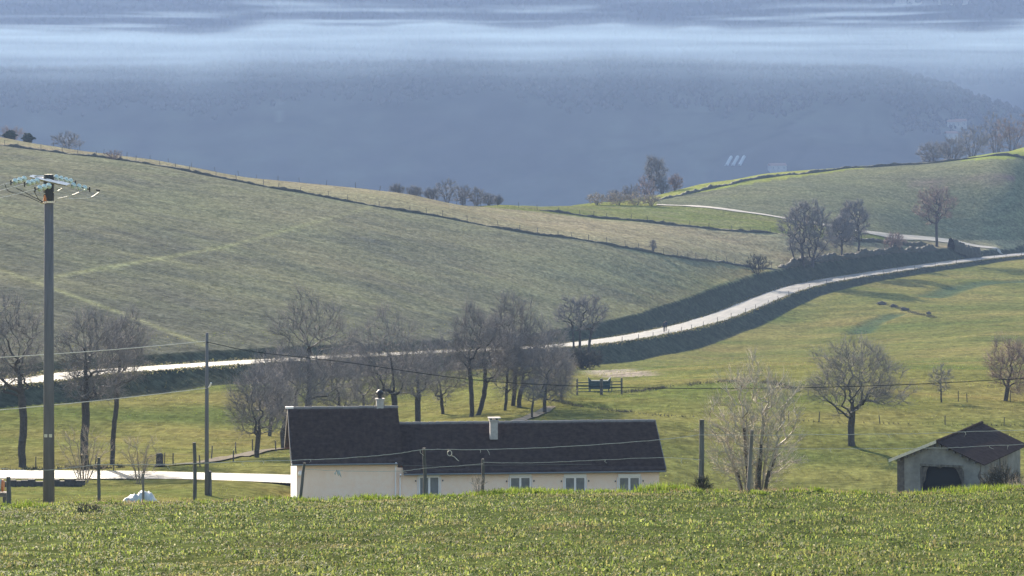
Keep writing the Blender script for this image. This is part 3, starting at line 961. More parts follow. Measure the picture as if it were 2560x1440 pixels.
# ------------------------------------------------------------------ the ruined barn
M['plaster'] = mat('grey_old_plaster', (.13, .122, .118), .95, (.26, .245, .235), 1.1, .3, .1)
M['barn_stone'] = mat('dark_barn_stone', (.075, .066, .064), .95, (.14, .12, .11), 4, .6, .1)
M['barn_roof'] = mat('old_brown_tile', (.040, .029, .027), 1, (.072, .054, .048), 3, .3, 0)
M['lit_rake'] = mat('painted_sunlit_rake', (.50, .42, .33), .8, (.62, .54, .44), 6, 0, .3)  # pale colour puts the sun-caught roof edge into the board
BR = radians(-21)
b0 = P(2345, 1098, 186.0); b0[2] = -24.1
barn = thing('stone_barn', 'small ruined barn with peeling grey plaster and a dark doorway', 'barn', tuple(b0), BR)
APZ = P(2345, 1100, 186.0)[2] - b0[2]; HW = 2.15; SL = .43; LB = 9.2
EV = APZ - HW * SL - .12
def gz(x): return APZ - .12 - abs(x) * SL
def barn_xz(px, py):             # sight line meets the gable plane
    dv = P(px, py, 1.0); nrm = np.array([sin(-BR), cos(-BR), 0])
    t = (b0 @ nrm) / (dv @ nrm)
    q = dv * t - b0
    return (q[0] * cos(BR) + q[1] * sin(BR), q[2])
dl, dz = barn_xz(2306, 1165); dr, _ = barn_xz(2404, 1165)
bw = MB()
bw.prism([(-HW, 0), (-HW, EV), (dl, gz(dl)), (dl, 0)], 0, .4)
bw.prism([(dl, dz), (dl, gz(dl)), (0, gz(0)), (dr, gz(dr)), (dr, dz)], .002, .398)
bw.prism([(dr, 0), (dr, gz(dr)), (HW, EV), (HW, 0)], 0, .4)
bw.build('gable_wall', M['barn_stone'], barn)
sw = MB()
sw.box(-HW, -HW + .4, .402, LB, 0, EV); sw.box(-HW + .402, HW - .402, LB - .4, LB, 0, EV)
sw.build('wall', M['barn_stone'], barn)
MB().box(HW - .4, HW, .402, LB, 0, EV).build('side_wall', M['plaster'], barn)
MB().box(HW + .003, HW + .05, 4.4, 6.0, 0, EV - .25).build('side_door', M['wood_pale'], barn)
pl = [(2262, 1256), (2261, 1141), (2275, 1134), (2300, 1124), (2322, 1114), (2345, 1106), (2366, 1117), (2392, 1129), (2420, 1143), (2440, 1154), (2452, 1160), (2450, 1175), (2444, 1190), (2452, 1210), (2446, 1252),
      (2412, 1250), (2411, 1180), (2405, 1168), (2396, 1163), (2350, 1164), (2306, 1162), (2300, 1170), (2303, 1252)]
MB().prism([barn_xz(*q) for q in pl], -.035, -.003).build('plaster', M['plaster'], barn)
for pg in ([(2304, 1168), (2322, 1166), (2316, 1176), (2313, 1200), (2304, 1215)], [(2380, 1166), (2403, 1166), (2403, 1205), (2396, 1185), (2390, 1173)], [(2335, 1165), (2362, 1165), (2350, 1171)]):
    MB().prism([barn_xz(*q) for q in pg], .03, .16).build('broken_masonry', M['barn_stone'], barn)
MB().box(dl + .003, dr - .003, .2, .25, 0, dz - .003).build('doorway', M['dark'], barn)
MB().box(dl - .12, dr + .1, -.07, -.037, dz + .01, dz + .12).build('lintel', M['wood_post'], barn)
def barnroof(sgn):
    s = MB(); OV = .32; n_r = 14
    Ls = (HW + OV); 
    for j in range(n_r):
        t0, t1 = Ls * j / n_r, Ls * (j + 1) / n_r + .03
        V = []
        for (t, h1) in ((t0, .047), (t1, .050)):
            z = APZ - .1 - t * SL
            for yy in (-.35, LB + .3):
                for h in (0, h1):
                    V.append((sgn * t, yy, z + h))
        s.add(V, [(0, 1, 3, 2), (4, 6, 7, 5), (0, 4, 5, 1), (2, 3, 7, 6), (1, 5, 7, 3), (0, 2, 6, 4)])
    return s.build('roof_slope', M['barn_roof'], barn)
barnroof(-1); barnroof(1)
MB().tube([(0, -.36, APZ - .03), (0, LB * .5, APZ - .05), (0, LB + .3, APZ - .03)], .08, 7).build('ridge', M['barn_roof'], barn)
v = MB(); V = []
for t in (0.0, HW + .34):
    z = APZ - .1 - t * SL
    V += [(-t, -.42, z - .03), (-t, -.42, z + .13), (-t, -.353, z + .13), (-t, -.353, z - .03)]
v.add(V, [(0, 1, 2, 3), (4, 7, 6, 5)] + [(i, (i + 1) % 4, (i + 1) % 4 + 4, i + 4) for i in range(4)])
v.build('sunlit_rake_board', M['lit_rake'], barn)
for k in range(6):
    t = HW * (k + .5) / 6
    for sg in (-1, 1):
        MB().box(sg * t - .05, sg * t + .05, -.33, .0, gz(t) - .14, gz(t) - .02).build('rafter_end', M['wood_post'], barn)
# ------------------------------------------------------------------ bare trees
def prisms(P0, P1, R0, R1, n):
    """n-sided tapered segments, all at once"""
    d = P1 - P0
    ln = np.linalg.norm(d, axis=1, keepdims=True) + 1e-9
    d = d / ln
    ref = np.where(np.abs(d[:, 2:3]) < .9, np.array([[0, 0, 1.0]]), np.array([[1.0, 0, 0]]))
    u = np.cross(d, ref); u /= np.linalg.norm(u, axis=1, keepdims=True)
    w = np.cross(d, u)
    a = np.arange(n) * 2 * pi / n
    ring = np.cos(a)[None, :, None] * u[:, None, :] + np.sin(a)[None, :, None] * w[:, None, :]
    V = np.concatenate([P0[:, None] + ring * R0[:, None, None], P1[:, None] + ring * R1[:, None, None]], 1)
    m = len(P0)
    k = np.arange(n); k2 = (k + 1) % n
    F = np.stack([k, k2, k2 + n, k + n], 1)[None] + (np.arange(m) * 2 * n)[:, None, None]
    return V.reshape(-1, 3), F.reshape(-1, 4)

def spikes(P0, P1, R):
    d = P1 - P0
    d = d / (np.linalg.norm(d, axis=1, keepdims=True) + 1e-9)
    ref = np.where(np.abs(d[:, 2:3]) < .9, np.array([[0, 0, 1.0]]), np.array([[1.0, 0, 0]]))
    u = np.cross(d, ref); u /= np.linalg.norm(u, axis=1, keepdims=True)
    w = np.cross(d, u)
    a = np.arange(3) * 2 * pi / 3
    ring = np.cos(a)[None, :, None] * u[:, None, :] + np.sin(a)[None, :, None] * w[:, None, :]
    V = np.concatenate([P0[:, None] + ring * R[:, None, None], P1[:, None]], 1)
    F = np.array([[0, 1, 3], [1, 2, 3], [2, 0, 3]])[None] + (np.arange(len(P0)) * 4)[:, None, None]
    return V.reshape(-1, 3), F.reshape(-1, 3)

def join(parts):
    V, Fs, b = [], [], 0
    for v, f in parts:
        V.append(v); Fs.append(f + b); b += len(v)
    return np.vstack(V), Fs

def grow(seed, trunks, ell, nt=240, r_trunk=.2, r_tip=.018, twigs=5, tl=.8, tr=.011, step=.55, shell=.55, up=.35, flat=0.0, twig_levels=2):
    """trunks: list of polylines (stems); ell: list of (centre, radii) the crown fills. Returns limb mesh data and twig mesh data"""
    r = np.random.default_rng(seed)
    pos, par, dirs = [], [], []
    for tk in trunks:
        tk = np.asarray(tk, float)
        Ls = np.concatenate([[0], np.cumsum(np.linalg.norm(np.diff(tk, axis=0), axis=1))])
        m = max(3, int(Ls[-1] / step) + 1)
        q = np.stack([np.interp(np.linspace(0, Ls[-1], m), Ls, tk[:, i]) for i in range(3)], 1)
        q[1:-1, :2] += r.normal(0, .025 * min(Ls[-1], 5) / 5, (m - 2, 2))
        for i in range(m):
            pos.append(q[i]); par.append(len(pos) - 2 if i else -1)
            dd = q[min(i + 1, m - 1)] - q[max(i - 1, 0)]
            dirs.append(dd / np.linalg.norm(dd))
    pos = list(pos)
    stem_n = len(pos)
    T = []
    vol = np.array([np.prod(e[1]) for e in ell]); vol = vol / vol.sum()
    for (c, rad), v in zip(ell, vol):
        m = int(nt * v) + 1
        g = r.normal(0, 1, (m, 3)); g /= np.linalg.norm(g, axis=1, keepdims=True)
        rr = r.uniform(0, 1, (m, 1)) ** (1 / (2 + 3 * shell))
        rr *= 1 + .18 * np.sin(g[:, :1] * 5 + seed) * np.cos(g[:, 2:3] * 6 + seed * 2)
        T.append(np.asarray(c) + g * rr * np.asarray(rad))
    T = np.vstack(T)
    base = np.mean([np.asarray(t[min(len(t) - 1, 1)]) for t in trunks], axis=0)
    T = T[np.argsort(np.linalg.norm(T - base, axis=1))]
    PA = np.array(pos); plen = np.zeros(len(PA))
    for i in range(len(PA)):
        if par[i] >= 0: plen[i] = plen[par[i]] + np.linalg.norm(PA[i] - PA[par[i]])
    PA = list(PA); plen = list(plen)
    arr = np.zeros((len(PA) + len(T) * 14, 3)); arr[:len(PA)] = PA; pl = np.zeros(len(arr)); pl[:len(PA)] = plen
    nn = len(PA)
    z0 = min(p[2] for p in PA)
    for t in T:
        dv = arr[:nn] - t
        dist = np.linalg.norm(dv, axis=1)
        cost = dist + .9 * np.maximum(0, dv[:, 2] + .2 * dist) + .2 * pl[:nn]
        cost[:stem_n] += np.where(arr[:stem_n, 2] < z0 + .35 * (np.asarray(ell[0][0])[2] - z0) , 1.2, 0) if len(trunks) < 3 else 0
        j = int(cost.argmin())
        ds = dist[j]
        if ds < .12: continue
        k = int(min(12, max(1, round(ds / step))))
        p0 = arr[j]
        ctrl = p0 + dirs[j] * ds * .22 + (t - p0) * .3 + np.array([0, 0, up * .15 * ds]) + r.normal(0, .035 * ds, 3)
        prev = j
        for i in range(1, k + 1):
            s = i / k
            q = (1 - s) ** 2 * p0 + 2 * s * (1 - s) * ctrl + s * s * t
            if nn >= len(arr): break
            arr[nn] = q; pl[nn] = pl[prev] + np.linalg.norm(q - arr[prev])
            par.append(prev)
            dd = q - arr[prev]; dirs.append(dd / (np.linalg.norm(dd) + 1e-9))
            prev = nn; nn += 1
    arr = arr[:nn]; par = np.array(par); D = np.array(dirs)
    cnt = np.zeros(nn); child = np.zeros(nn, int)
    for i in range(nn):
        if par[i] >= 0: child[par[i]] += 1
    cnt[child == 0] = 1
    order = np.argsort(-pl[:nn])
    for i in order:
        if par[i] >= 0: cnt[par[i]] += cnt[i]
    pw = math.log(max(2, cnt.max())) / math.log(r_trunk / r_tip)
    rad = r_tip * cnt ** (1 / pw)
    for i in range(stem_n):
        if par[i] == -1: rad[i] *= 1.35
    seg = np.where(par >= 0)[0]
    P0, P1 = arr[par[seg]], arr[seg]
    R0 = np.minimum(rad[par[seg]], rad[seg] * 1.35); R1 = rad[seg]
    R0 = np.where(seg < stem_n, rad[par[seg]], R0)
    big = R1 > .055
    root = np.arange(nn)
    for i in range(nn):
        if par[i] >= 0: root[i] = root[par[i]]
    limb = []
    if big.any():
        rs_ = root[seg]
        for q_ in np.unique(rs_[big]):
            k_ = big & (rs_ == q_)
            if k_.sum() > 0: limb.append(prisms(P0[k_], P1[k_] + D[seg[k_]] * .02, R0[k_], R1[k_], 7))
    thin = []
    if (~big).any(): thin.append(prisms(P0[~big], P1[~big], R0[~big], R1[~big], 3))
    # twigs
    src = np.where(rad < .05)[0]
    if len(src) == 0: src = np.arange(stem_n, nn)
    tips = src[child[src] == 0]
    src = np.concatenate([np.repeat(src, twigs), np.repeat(tips, twigs)])
    q0 = arr[src] + r.normal(0, .03, (len(src), 3))
    cen = np.asarray(ell[0][0])
    def shoot(q0, dir0, length, spread, rr):
        m = len(q0)
        out = q0 - cen; out /= np.linalg.norm(out, axis=1, keepdims=True) + 1e-9
        dd = dir0 * .8 + out * .45 + r.normal(0, spread, (m, 3)) + np.array([0, 0, up])
        dd[:, 2] -= flat
        dd /= np.linalg.norm(dd, axis=1, keepdims=True)
        ln = length * r.uniform(.45, 1.25, (m, 1))
        q1 = q0 + dd * ln
        return q1, dd
    q1, dd = shoot(q0, D[src], tl, .55, tr)
    thin.append(spikes(q0, q1, np.full(len(q0), tr) * r.uniform(.7, 1.3, len(q0))))
    if twig_levels > 1:
        for f in (.4, .7):
            m0 = q0 + (q1 - q0) * f
            q2, _ = shoot(m0, dd, tl * .6, .7, tr)
            thin.append(spikes(m0, q2, np.full(len(m0), tr * .75)))
    return limb, join(thin)

def wood(name, label, cat, loc, data, bark, twig, group=None, thin_name='crown', limb_name='trunk', rotz=0):
    t = thing(name, label, cat, tuple(loc), rotz, group)
    limb, thin = data
    for v_, f_ in limb:
        obj(limb_name, mk(limb_name, v_, [f_], True), bark, t)
    o = obj(thin_name, mk(thin_name, thin[0], thin[1]), twig, t)
    o['kind'] = 'stuff'
    return t

def tree(label, stem_px, crown, D=None, r=.2, nt=230, seed=1, twigs=5, tl=1.0, tr=.0085, name='bare_tree', twig='twig', bark='bark', extra=None, depth=1.0, stems=None, group=None, base=None, up=.3, shell=.5, fork=.35, r_tip=.0125, d0=225, cat='tree'):
    """stem_px: list of photo points from the foot up the stem; crown: (left, right, top, bottom) in the photo"""
    fx, fy = stem_px[0]
    b = hit(fx, fy, d0) if D is None else np.array([(fx - 1280) * A * D, D, H1((fx - 1280) * A * D, D)])
    D = b[1]; s = A * D
    zf = YH - b[2] / s         # the photo row the foot really has
    def loc(px, py, dy=0.0):
        return np.array([(px - fx) * s, dy, (zf - py) * s])
    r_ = np.random.default_rng(seed + 100)
    allst = [stem_px] + (stems or [])
    tks = []
    for st in allst:
        tk = [loc(a, c) for a, c in st]
        if st is stem_px: tk[0] = np.array([0, 0, -.3])
        else: tk[0][2] = min(tk[0][2], 0) - .3
        for i in range(1, len(tk)): tk[i][1] += r_.normal(0, .12)
        tks.append(tk)
    L_, R_, T_, B_ = crown
    c = loc((L_ + R_) / 2, (T_ + B_) / 2)
    rx = (R_ - L_) / 2 * s * .96; rz = (B_ - T_) / 2 * s * .96
    ell = [(c, (rx, rx * depth, rz))]
    for (l2, r2_, t2, b2) in (extra or []):
        c2 = loc((l2 + r2_) / 2, (t2 + b2) / 2)
        ell.append((c2, ((r2_ - l2) / 2 * s * .92, (r2_ - l2) / 2 * s * depth * .9, (b2 - t2) / 2 * s * .92)))
    data = grow(seed, tks, ell, int(nt * 1.3), r, r_tip, twigs, tl, tr, step=max(.35, rx * .16), shell=shell, up=up)
    return wood(name, label, cat, b, data, M[bark], M[twig], group)

# --- trees left of the farmhouse
tree('tall bare tree at the left edge, thick trunk left of the big power pole', [(57, 1168), (54, 1120), (60, 1060), (56, 1000), (50, 940)], (-75, 112, 745, 960), r=.27, seed=11, nt=260, extra=[(-60, 100, 880, 985)])
tree('bare tree with forked crown just right of the big power pole', [(214, 1203), (211, 1130), (214, 1050), (215, 960), (214, 880)], (138, 322, 788, 985), D=232, r=.26, seed=12, nt=270, extra=[(150, 300, 930, 1010)])
tree('slender leaning bare tree between the two utility poles', [(279, 1162), (281, 1110), (287, 1040), (296, 950), (304, 870)], (255, 375, 790, 960), r=.17, seed=13, nt=170)
# --- the grove behind the farmhouse
tree('small round bare tree beside the left end of the farmhouse', [(641, 1144), (645, 1100), (648, 1050)], (565, 735, 925, 1095), r=.17, seed=14, nt=230)
tree('dark bare tree rising directly behind the farmhouse left gable', [(711, 1138), (706, 1090), (716, 1040), (728, 990)], (655, 800, 880, 1080), D=268, r=.2, seed=15, nt=220)
tree('tall wide bare tree behind the farmhouse taller roof', [(768, 1112), (770, 1040), (774, 960), (772, 880)], (672, 885, 728, 970), D=275, r=.28, seed=16, nt=330, extra=[(690, 900, 880, 1010)])
tree('bushy bare tree above the farmhouse chimney with the cowl', [(852, 1100), (850, 1040), (846, 980)], (780, 915, 880, 1050), D=285, r=.15, seed=17, nt=210)
tree('bare tree with thick dark trunk right of the cowled chimney', [(988, 1080), (986, 1010), (982, 930), (975, 880)], (868, 1062, 775, 985), D=290, r=.24, seed=18, nt=290, extra=[(900, 1080, 880, 1010)])
tree('bare tree behind the step between the two roofs', [(1045, 1078), (1044, 1020), (1046, 960), (1040, 920)], (985, 1105, 865, 1000), D=296, r=.24, seed=19, nt=190)
tree('upright bare tree with straight trunk, left of a pair by the ridge', [(1179, 1072), (1180, 1000), (1176, 940), (1172, 880)], (1128, 1222, 760, 960), D=300, r=.19, seed=20, nt=230)
tree('bare tree with right leaning trunk, right of a pair by the ridge', [(1190, 1070), (1200, 1030), (1212, 980), (1213, 900)], (1180, 1290, 790, 960), D=303, r=.2, seed=21, nt=210)
tree('thin bare tree, first of three trunks behind the grey chimney', [(1263, 1068), (1265, 1000), (1268, 930)], (1220, 1320, 830, 990), D=308, r=.13, seed=22, nt=180)
tree('tallest bare tree, middle of three trunks behind the grey chimney', [(1281, 1066), (1284, 1000), (1290, 920), (1288, 840)], (1225, 1340, 733, 960), D=312, r=.19, seed=23, nt=270)
tree('bare tree, rightmost of three trunks behind the grey chimney', [(1297, 1064), (1298, 1000), (1310, 930)], (1270, 1425, 800, 985), D=310, r=.2, seed=24, nt=280, extra=[(1330, 1430, 870, 1000)])
tree('stunted young tree by the pale footpath', [(1330, 1046), (1330, 1020), (1334, 990)], (1310, 1360, 950, 1015), r=.09, seed=25, nt=70, tl=.5)
tree('pale pinkish dead shrub left of the cattle gates', [(1405, 1000), (1400, 970), (1395, 940)], (1365, 1440, 885, 1000), r=.1, seed=26, nt=120, twig='twig_dry', bark='twig_dry', tl=.8, d0=300)
tree('bare tree standing below the lane at the edge of the dark bank', [(1436, 878), (1434, 850), (1430, 815)], (1388, 1520, 742, 835), D=515, r=.2, seed=27, nt=230, stems=[[(1452, 878), (1450, 840), (1452, 805)], [(1466, 880), (1474, 850), (1484, 810)]], tr=.018, tl=1.0, r_tip=.025)
tree('low bushy bare tree between the cowled chimney and the roof step', [(915, 1092), (912, 1040), (908, 990)], (835, 990, 850, 1045), D=300, r=.15, seed=41, nt=230)
tree('bare tree filling the gap left of the upright pair', [(1108, 1074), (1106, 1020), (1100, 960)], (1040, 1165, 850, 1000), D=312, r=.15, seed=42, nt=210)
tree('low bare tree at the right end of the grove', [(1362, 1034), (1362, 1000), (1366, 960)], (1310, 1430, 855, 1010), r=.15, seed=43, nt=230, d0=290)
tree('slim bare tree half hidden behind the dark tree by the gable', [(672, 1128), (676, 1070), (682, 1000)], (615, 745, 880, 1040), D=285, r=.15, seed=44, nt=200)
# --- right hand pasture
tree('round crowned bare tree standing alone in the right pasture', [(2130, 1110), (2127, 1070), (2131, 1030), (2130, 1010)], (2028, 2244, 850, 1035), D=275, r=.26, seed=28, nt=420, extra=[(2000, 2100, 940, 1010), (2170, 2290, 950, 1020)], twig='twig')
tree('pinkish bare tree at the right edge behind the barn', [(2513, 1002), (2520, 960), (2530, 920)], (2470, 2590, 850, 985), r=.19, seed=29, nt=230, twig='twig_red')
tree('spindly young tree on the pasture fence line', [(2353, 1006), (2353, 975), (2352, 950)], (2325, 2380, 918, 985), r=.07, seed=30, nt=60, tl=.5, tr=.009)
# --- along the far end of the road
tree('spreading many stemmed bare tree where the hedge meets the road', [(2008, 664), (2006, 640), (2002, 600)], (1955, 2082, 505, 650), d0=748, r=.32, seed=31, nt=420, twigs=7, stems=[[(2030, 664), (2036, 630), (2046, 600)], [(1990, 666), (1984, 640), (1975, 610)]], tr=.028, tl=1.5, r_tip=.04, bark='bark_far')
tree('small bare tree, left of two on the bank by the road', [(2104, 640), (2105, 610), (2104, 585)], (2075, 2135, 540, 622), d0=782, r=.22, seed=32, nt=220, twigs=7, tr=.026, tl=1.3, r_tip=.04, bark='bark_far')
tree('tall narrow bare tree, right of two on the bank by the road', [(2146, 637), (2148, 600), (2144, 560)], (2098, 2172, 502, 610), d0=790, r=.24, seed=33, nt=300, twigs=7, tr=.026, tl=1.3, r_tip=.04, bark='bark_far')
tree('lone bare tree with a low left limb beside the gravel track', [(2342, 600), (2341, 570), (2341, 530)], (2290, 2386, 470, 562), D=862, r=.34, seed=34, nt=260, stems=[], tr=.028, tl=1.4, r_tip=.045, bark='bark_far', twig='twig_red')
# --- on the skyline
tree('tall thin tree standing above the skyline thicket', [(1632, 492), (1634, 460), (1637, 440)], (1612, 1664, 396, 458), D=960, r=.22, seed=35, nt=110, tr=.03, tl=1.4, r_tip=.05, bark='bark_far')

# --- shrubs
def shrub(label, px, py, wpx, hpx, D=None, seed=1, nst=7, nt=110, twig='twig', bark='bark', tr=.012, tl=.5, name='bare_shrub', r=.05, group=None, d0=225, twigs=4, fan=1.0, base_h=.5, r_tip=.012, cat='shrub', thin_name='twigs', limb_name='stem'):
    b = hit(px, py, d0) if D is None else np.array([(px - 1280) * A * D, D, H1((px - 1280) * A * D, D)])
    s = A * b[1]
    Wd, Ht = wpx * s / 2, hpx * s
    r_ = np.random.default_rng(seed + 50)
    tks = []
    for k in range(nst):
        a = 2 * pi * k / nst + r_.uniform(-.3, .3); f = r_.uniform(.25, .75) * fan
        tip = np.array([cos(a) * Wd * f, sin(a) * Wd * f * .8, Ht * r_.uniform(.45, .7)])
        p0 = np.array([cos(a) * .1 * Wd, sin(a) * .1 * Wd, -.15])
        tks.append([p0, p0 * .6 + tip * .4 + np.array([0, 0, .05 * Ht]), tip])
    ell = [((0, 0, Ht * base_h + .02 * Ht), (Wd * .95, Wd * .8, Ht * (1 - base_h) * .95))]
    data = grow(seed, tks, ell, nt, r, r_tip, twigs, tl, tr, step=max(.2, Wd * .2), shell=.3, up=.5)
    return wood(name, label, cat, b, data, M[bark], M[twig], group, thin_name, limb_name)

shrub('large pale twiggy bush catching the sun behind the fence', 1885, 1216, 250, 385, D=150, base_h=.56, fan=.9, seed=61, nst=16, nt=420, twig='twig_pale', bark='bark', tr=.0075, tl=.6, r=.07, r_tip=.013, twigs=4)
shrub('fan shaped bare shrub at the foot of the forked tree', 208, 1205, 150, 145, D=215, seed=62, nst=9, nt=60, twig='twig_dry', tr=.009, tl=.6, r=.05, twigs=2, fan=1.3)
shrub('fan shaped bare shrub between the power pole and the telephone pole', 350, 1192, 100, 128, D=213, seed=63, nst=7, nt=45, twig='twig_dry', tr=.009, tl=.6, r=.05, twigs=2, fan=1.2)
shrub('round purple grey bush on the bank beside the road', 2236, 628, 54, 44, d0=820, seed=64, nst=8, nt=120, twig='twig_red', tr=.03, tl=.9, r=.08, r_tip=.03)
shrub('small bush standing in the field edge hedge', 1633, 634, 17, 30, D=712, seed=65, nst=5, nt=50, tr=.02, tl=.5, r=.06, r_tip=.02)
shrub('low scrub on the field edge below the spreading tree', 1893, 672, 66, 44, D=735, seed=66, nst=9, nt=120, twig='bramble', tr=.026, tl=.7, r=.07, r_tip=.025)
shrub('straggly bush on the field edge near the top left', 284, 408, 44, 20, D=704, seed=67, nst=7, nt=60, twig='twig_red', tr=.02, tl=.5, r=.05, r_tip=.02)
shrub('bare thin shrub on the left skyline', 168, 372, 80, 38, D=768, seed=68, nst=9, nt=90, tr=.022, tl=.9, r=.06, r_tip=.022)
shrub('dark bramble mound at the foot of the road bank', 1455, 922, 110, 48, D=470, seed=69, nst=12, nt=260, twig='bramble', tr=.03, tl=.6, r=.06, r_tip=.025, cat='bramble', name='bramble', fan=1.2)
shrub('dark bramble tangle beside the barn', 2500, 1240, 95, 90, D=170, seed=70, nst=10, nt=200, twig='bramble', tr=.012, tl=.45, r=.03, cat='bramble', name='bramble')
shrub('pale dry weeds in front of the barn right corner', 2545, 1235, 60, 62, D=160, seed=71, nst=8, nt=40, twig='twig_dry', tr=.008, tl=.5, r=.02, cat='weeds', name='dry_weeds')
# skyline thicket above the saddle, one bush after another
for i, (px, py, w_, h_) in enumerate([(992, 492, 34, 22), (1035, 495, 36, 24), (1078, 499, 36, 30), (1118, 503, 60, 62), (1158, 507, 44, 46), (1190, 510, 46, 44), (1222, 513, 36, 28), (1246, 515, 18, 22)]):
    shrub(['leftmost low bush of the skyline thicket', 'second bush from the left in the skyline thicket', 'third bush from the left in the skyline thicket', 'tallest feathery bush of the skyline thicket',
           'bush just right of the tallest one in the skyline thicket', 'broad bush near the right end of the skyline thicket', 'second bush from the right end of the skyline thicket', 'last small bush at the right end of the skyline thicket'][i],
          px, py, w_, h_, D=778 + i * 4, seed=80 + i, nst=8, nt=70, tr=.03, tl=.8, r=.07, r_tip=.028, group='thicket on the central skyline')
for i, (px, py, w_, h_, D_) in enumerate([(1495, 519, 60, 28, 856), (1545, 520, 60, 30, 858), (1590, 520, 60, 30, 860), (1628, 520, 48, 26, 862)]):
    shrub(['leftmost sunlit bush of the row below the skyline trees', 'second sunlit bush of the row below the skyline trees', 'third sunlit bush of the row below the skyline trees', 'rightmost sunlit bush beside the track end'][i],
          px, py, w_, h_, D=D_, seed=100 + i, nst=9, nt=90, twig='twig_dry', tr=.03, tl=.7, r=.06, r_tip=.028, group='bush row at the end of the track')
for i, (px, py, w_, h_, D_, tw) in enumerate([(1535, 500, 40, 42, 935, 'twig'), (1575, 497, 46, 40, 940, 'twig'), (1615, 494, 46, 52, 948, 'twig_red'), (1655, 487, 40, 40, 955, 'twig'), (1688, 478, 34, 38, 958, 'twig_red')]):
    shrub(['leftmost tall bush of the skyline clump at right of centre', 'second tall bush of the skyline clump at right of centre', 'bush at the foot of the tall thin skyline tree', 'grey bush right of the tall thin skyline tree', 'reddish bush at the right end of the skyline clump'][i],
          px, py, w_, h_, D=D_, seed=110 + i, nst=8, nt=90, twig=tw, tr=.034, tl=1.0, r=.08, r_tip=.03, group='bush clump on the right skyline')
for i, (px, py, w_, h_, D_, tw) in enumerate([(2330, 412, 70, 50, 1085, 'twig'), (2380, 408, 70, 60, 1090, 'twig'), (2430, 402, 80, 80, 1100, 'twig'), (2490, 392, 80, 110, 1150, 'twig'), (2530, 384, 90, 85, 1140, 'twig_red'), (2590, 372, 80, 110, 1150, 'twig')]):
    shrub(['leftmost low bush of the hazy thicket at upper right', 'second bush of the hazy thicket at upper right', 'third bush of the hazy thicket at upper right', 'tall hazy bush behind the reddish one at upper right', 'round reddish bush above the bright corner field', 'tall bush cut by the right edge of the picture'][i],
          px, py, w_, h_, D=D_, seed=120 + i, nst=9, nt=130, twig=tw, tr=.042, tl=1.5, r=.1, r_tip=.036, group='thicket at the upper right')

def leafbush(label, px, py, wpx, hpx, D, seed, m='evergreen'):
    b = np.array([(px - 1280) * A * D, D, H1((px - 1280) * A * D, D)])
    s = A * D; r = np.random.default_rng(seed)
    nl = 1500
    g = r.normal(0, 1, (nl, 3)); g /= np.linalg.norm(g, axis=1, keepdims=True)
    lump = 1 + .2 * np.sin(g[:, :1] * 4 + seed) + .15 * np.cos(g[:, 2:] * 7)
    q = g * (r.uniform(.4, 1, (nl, 1)) ** .5) * lump * np.array([wpx * s / 2, wpx * s / 2, hpx * s / 2]) + np.array([0, 0, hpx * s * .52])
    a = r.normal(0, 1, (nl, 3)); a /= np.linalg.norm(a, axis=1, keepdims=True)
    c = np.cross(a, g); c /= np.linalg.norm(c, axis=1, keepdims=True) + 1e-9
    k = .17 * r.uniform(.6, 1.4, (nl, 1))
    V = np.stack([q - a * k, q + c * k * .7, q + a * k, q - c * k * .7], 1).reshape(-1, 3)
    F = np.arange(nl * 4).reshape(-1, 4)
    t = thing('evergreen_bush', label, 'bush', tuple(b), 0, 'evergreen bushes on the left skyline')
    obj('crown', mk('crown', V, [F]), M[m], t)
    MB().tube([(0, 0, -.3), (.1, 0, hpx * s * .3), (.0, .1, hpx * s * .6)], [.14, .1, .05], 6).build('trunk', M['bark_far'], t)
leafbush('dark evergreen bush at the very left of the skyline', 25, 352, 42, 20, 770, 1)
leafbush('dark evergreen bush second from left on the skyline', 70, 358, 38, 22, 768, 2)
shrub('hazy bare shrub behind the evergreen bushes', 30, 350, 70, 40, D=785, seed=131, nst=8, nt=60, twig='twig_red', tr=.02, tl=.9, r=.05, r_tip=.02)

shrub('dark weedy clump around the foot of the thick fence post', 1757, 1216, 42, 40, D=90.6, seed=140, nst=10, nt=60, twig='bramble', bark='bramble', tr=.008, tl=.16, r=.012, r_tip=.005, twigs=4, cat='weeds', name='dry_weeds')
shrub('pale feathery dry grass leaning beside the fence post before the house', 1195, 1226, 30, 52, D=90.7, seed=141, nst=8, nt=30, twig='twig_dry', bark='twig_dry', tr=.004, tl=.2, r=.008, r_tip=.004, twigs=3, cat='weeds', name='dry_weeds')
shrub('dark low weed clump in the near field left of the fence', 222, 1262, 60, 18, D=83, seed=142, nst=10, nt=90, twig='bramble', bark='bramble', tr=.008, tl=.1, r=.012, r_tip=.005, twigs=4, cat='weeds', name='dry_weeds')
# ------------------------------------------------------------------ hedges and overgrown field edges
def ground_line(pts, d0, spacing):
    q = np.array([hit(a, b, d0)[:2] for a, b in pts])
    q = catmull(q, 12)
    s = np.concatenate([[0], np.cumsum(np.linalg.norm(np.diff(q, axis=0), axis=1))])
    t = np.arange(0, s[-1], spacing)
    q = np.stack([np.interp(t, s, q[:, 0]), np.interp(t, s, q[:, 1])], 1)
    return np.column_stack([q, H(q[:, 0], q[:, 1])])

def plan_line(pts3, spacing):
    q = catmull(np.asarray(pts3, float)[:, :2], 12)
    s = np.concatenate([[0], np.cumsum(np.linalg.norm(np.diff(q, axis=0), axis=1))])
    t = np.arange(0, s[-1], spacing)
    q = np.stack([np.interp(t, s, q[:, 0]), np.interp(t, s, q[:, 1])], 1)
    return np.column_stack([q, H(q[:, 0], q[:, 1])])

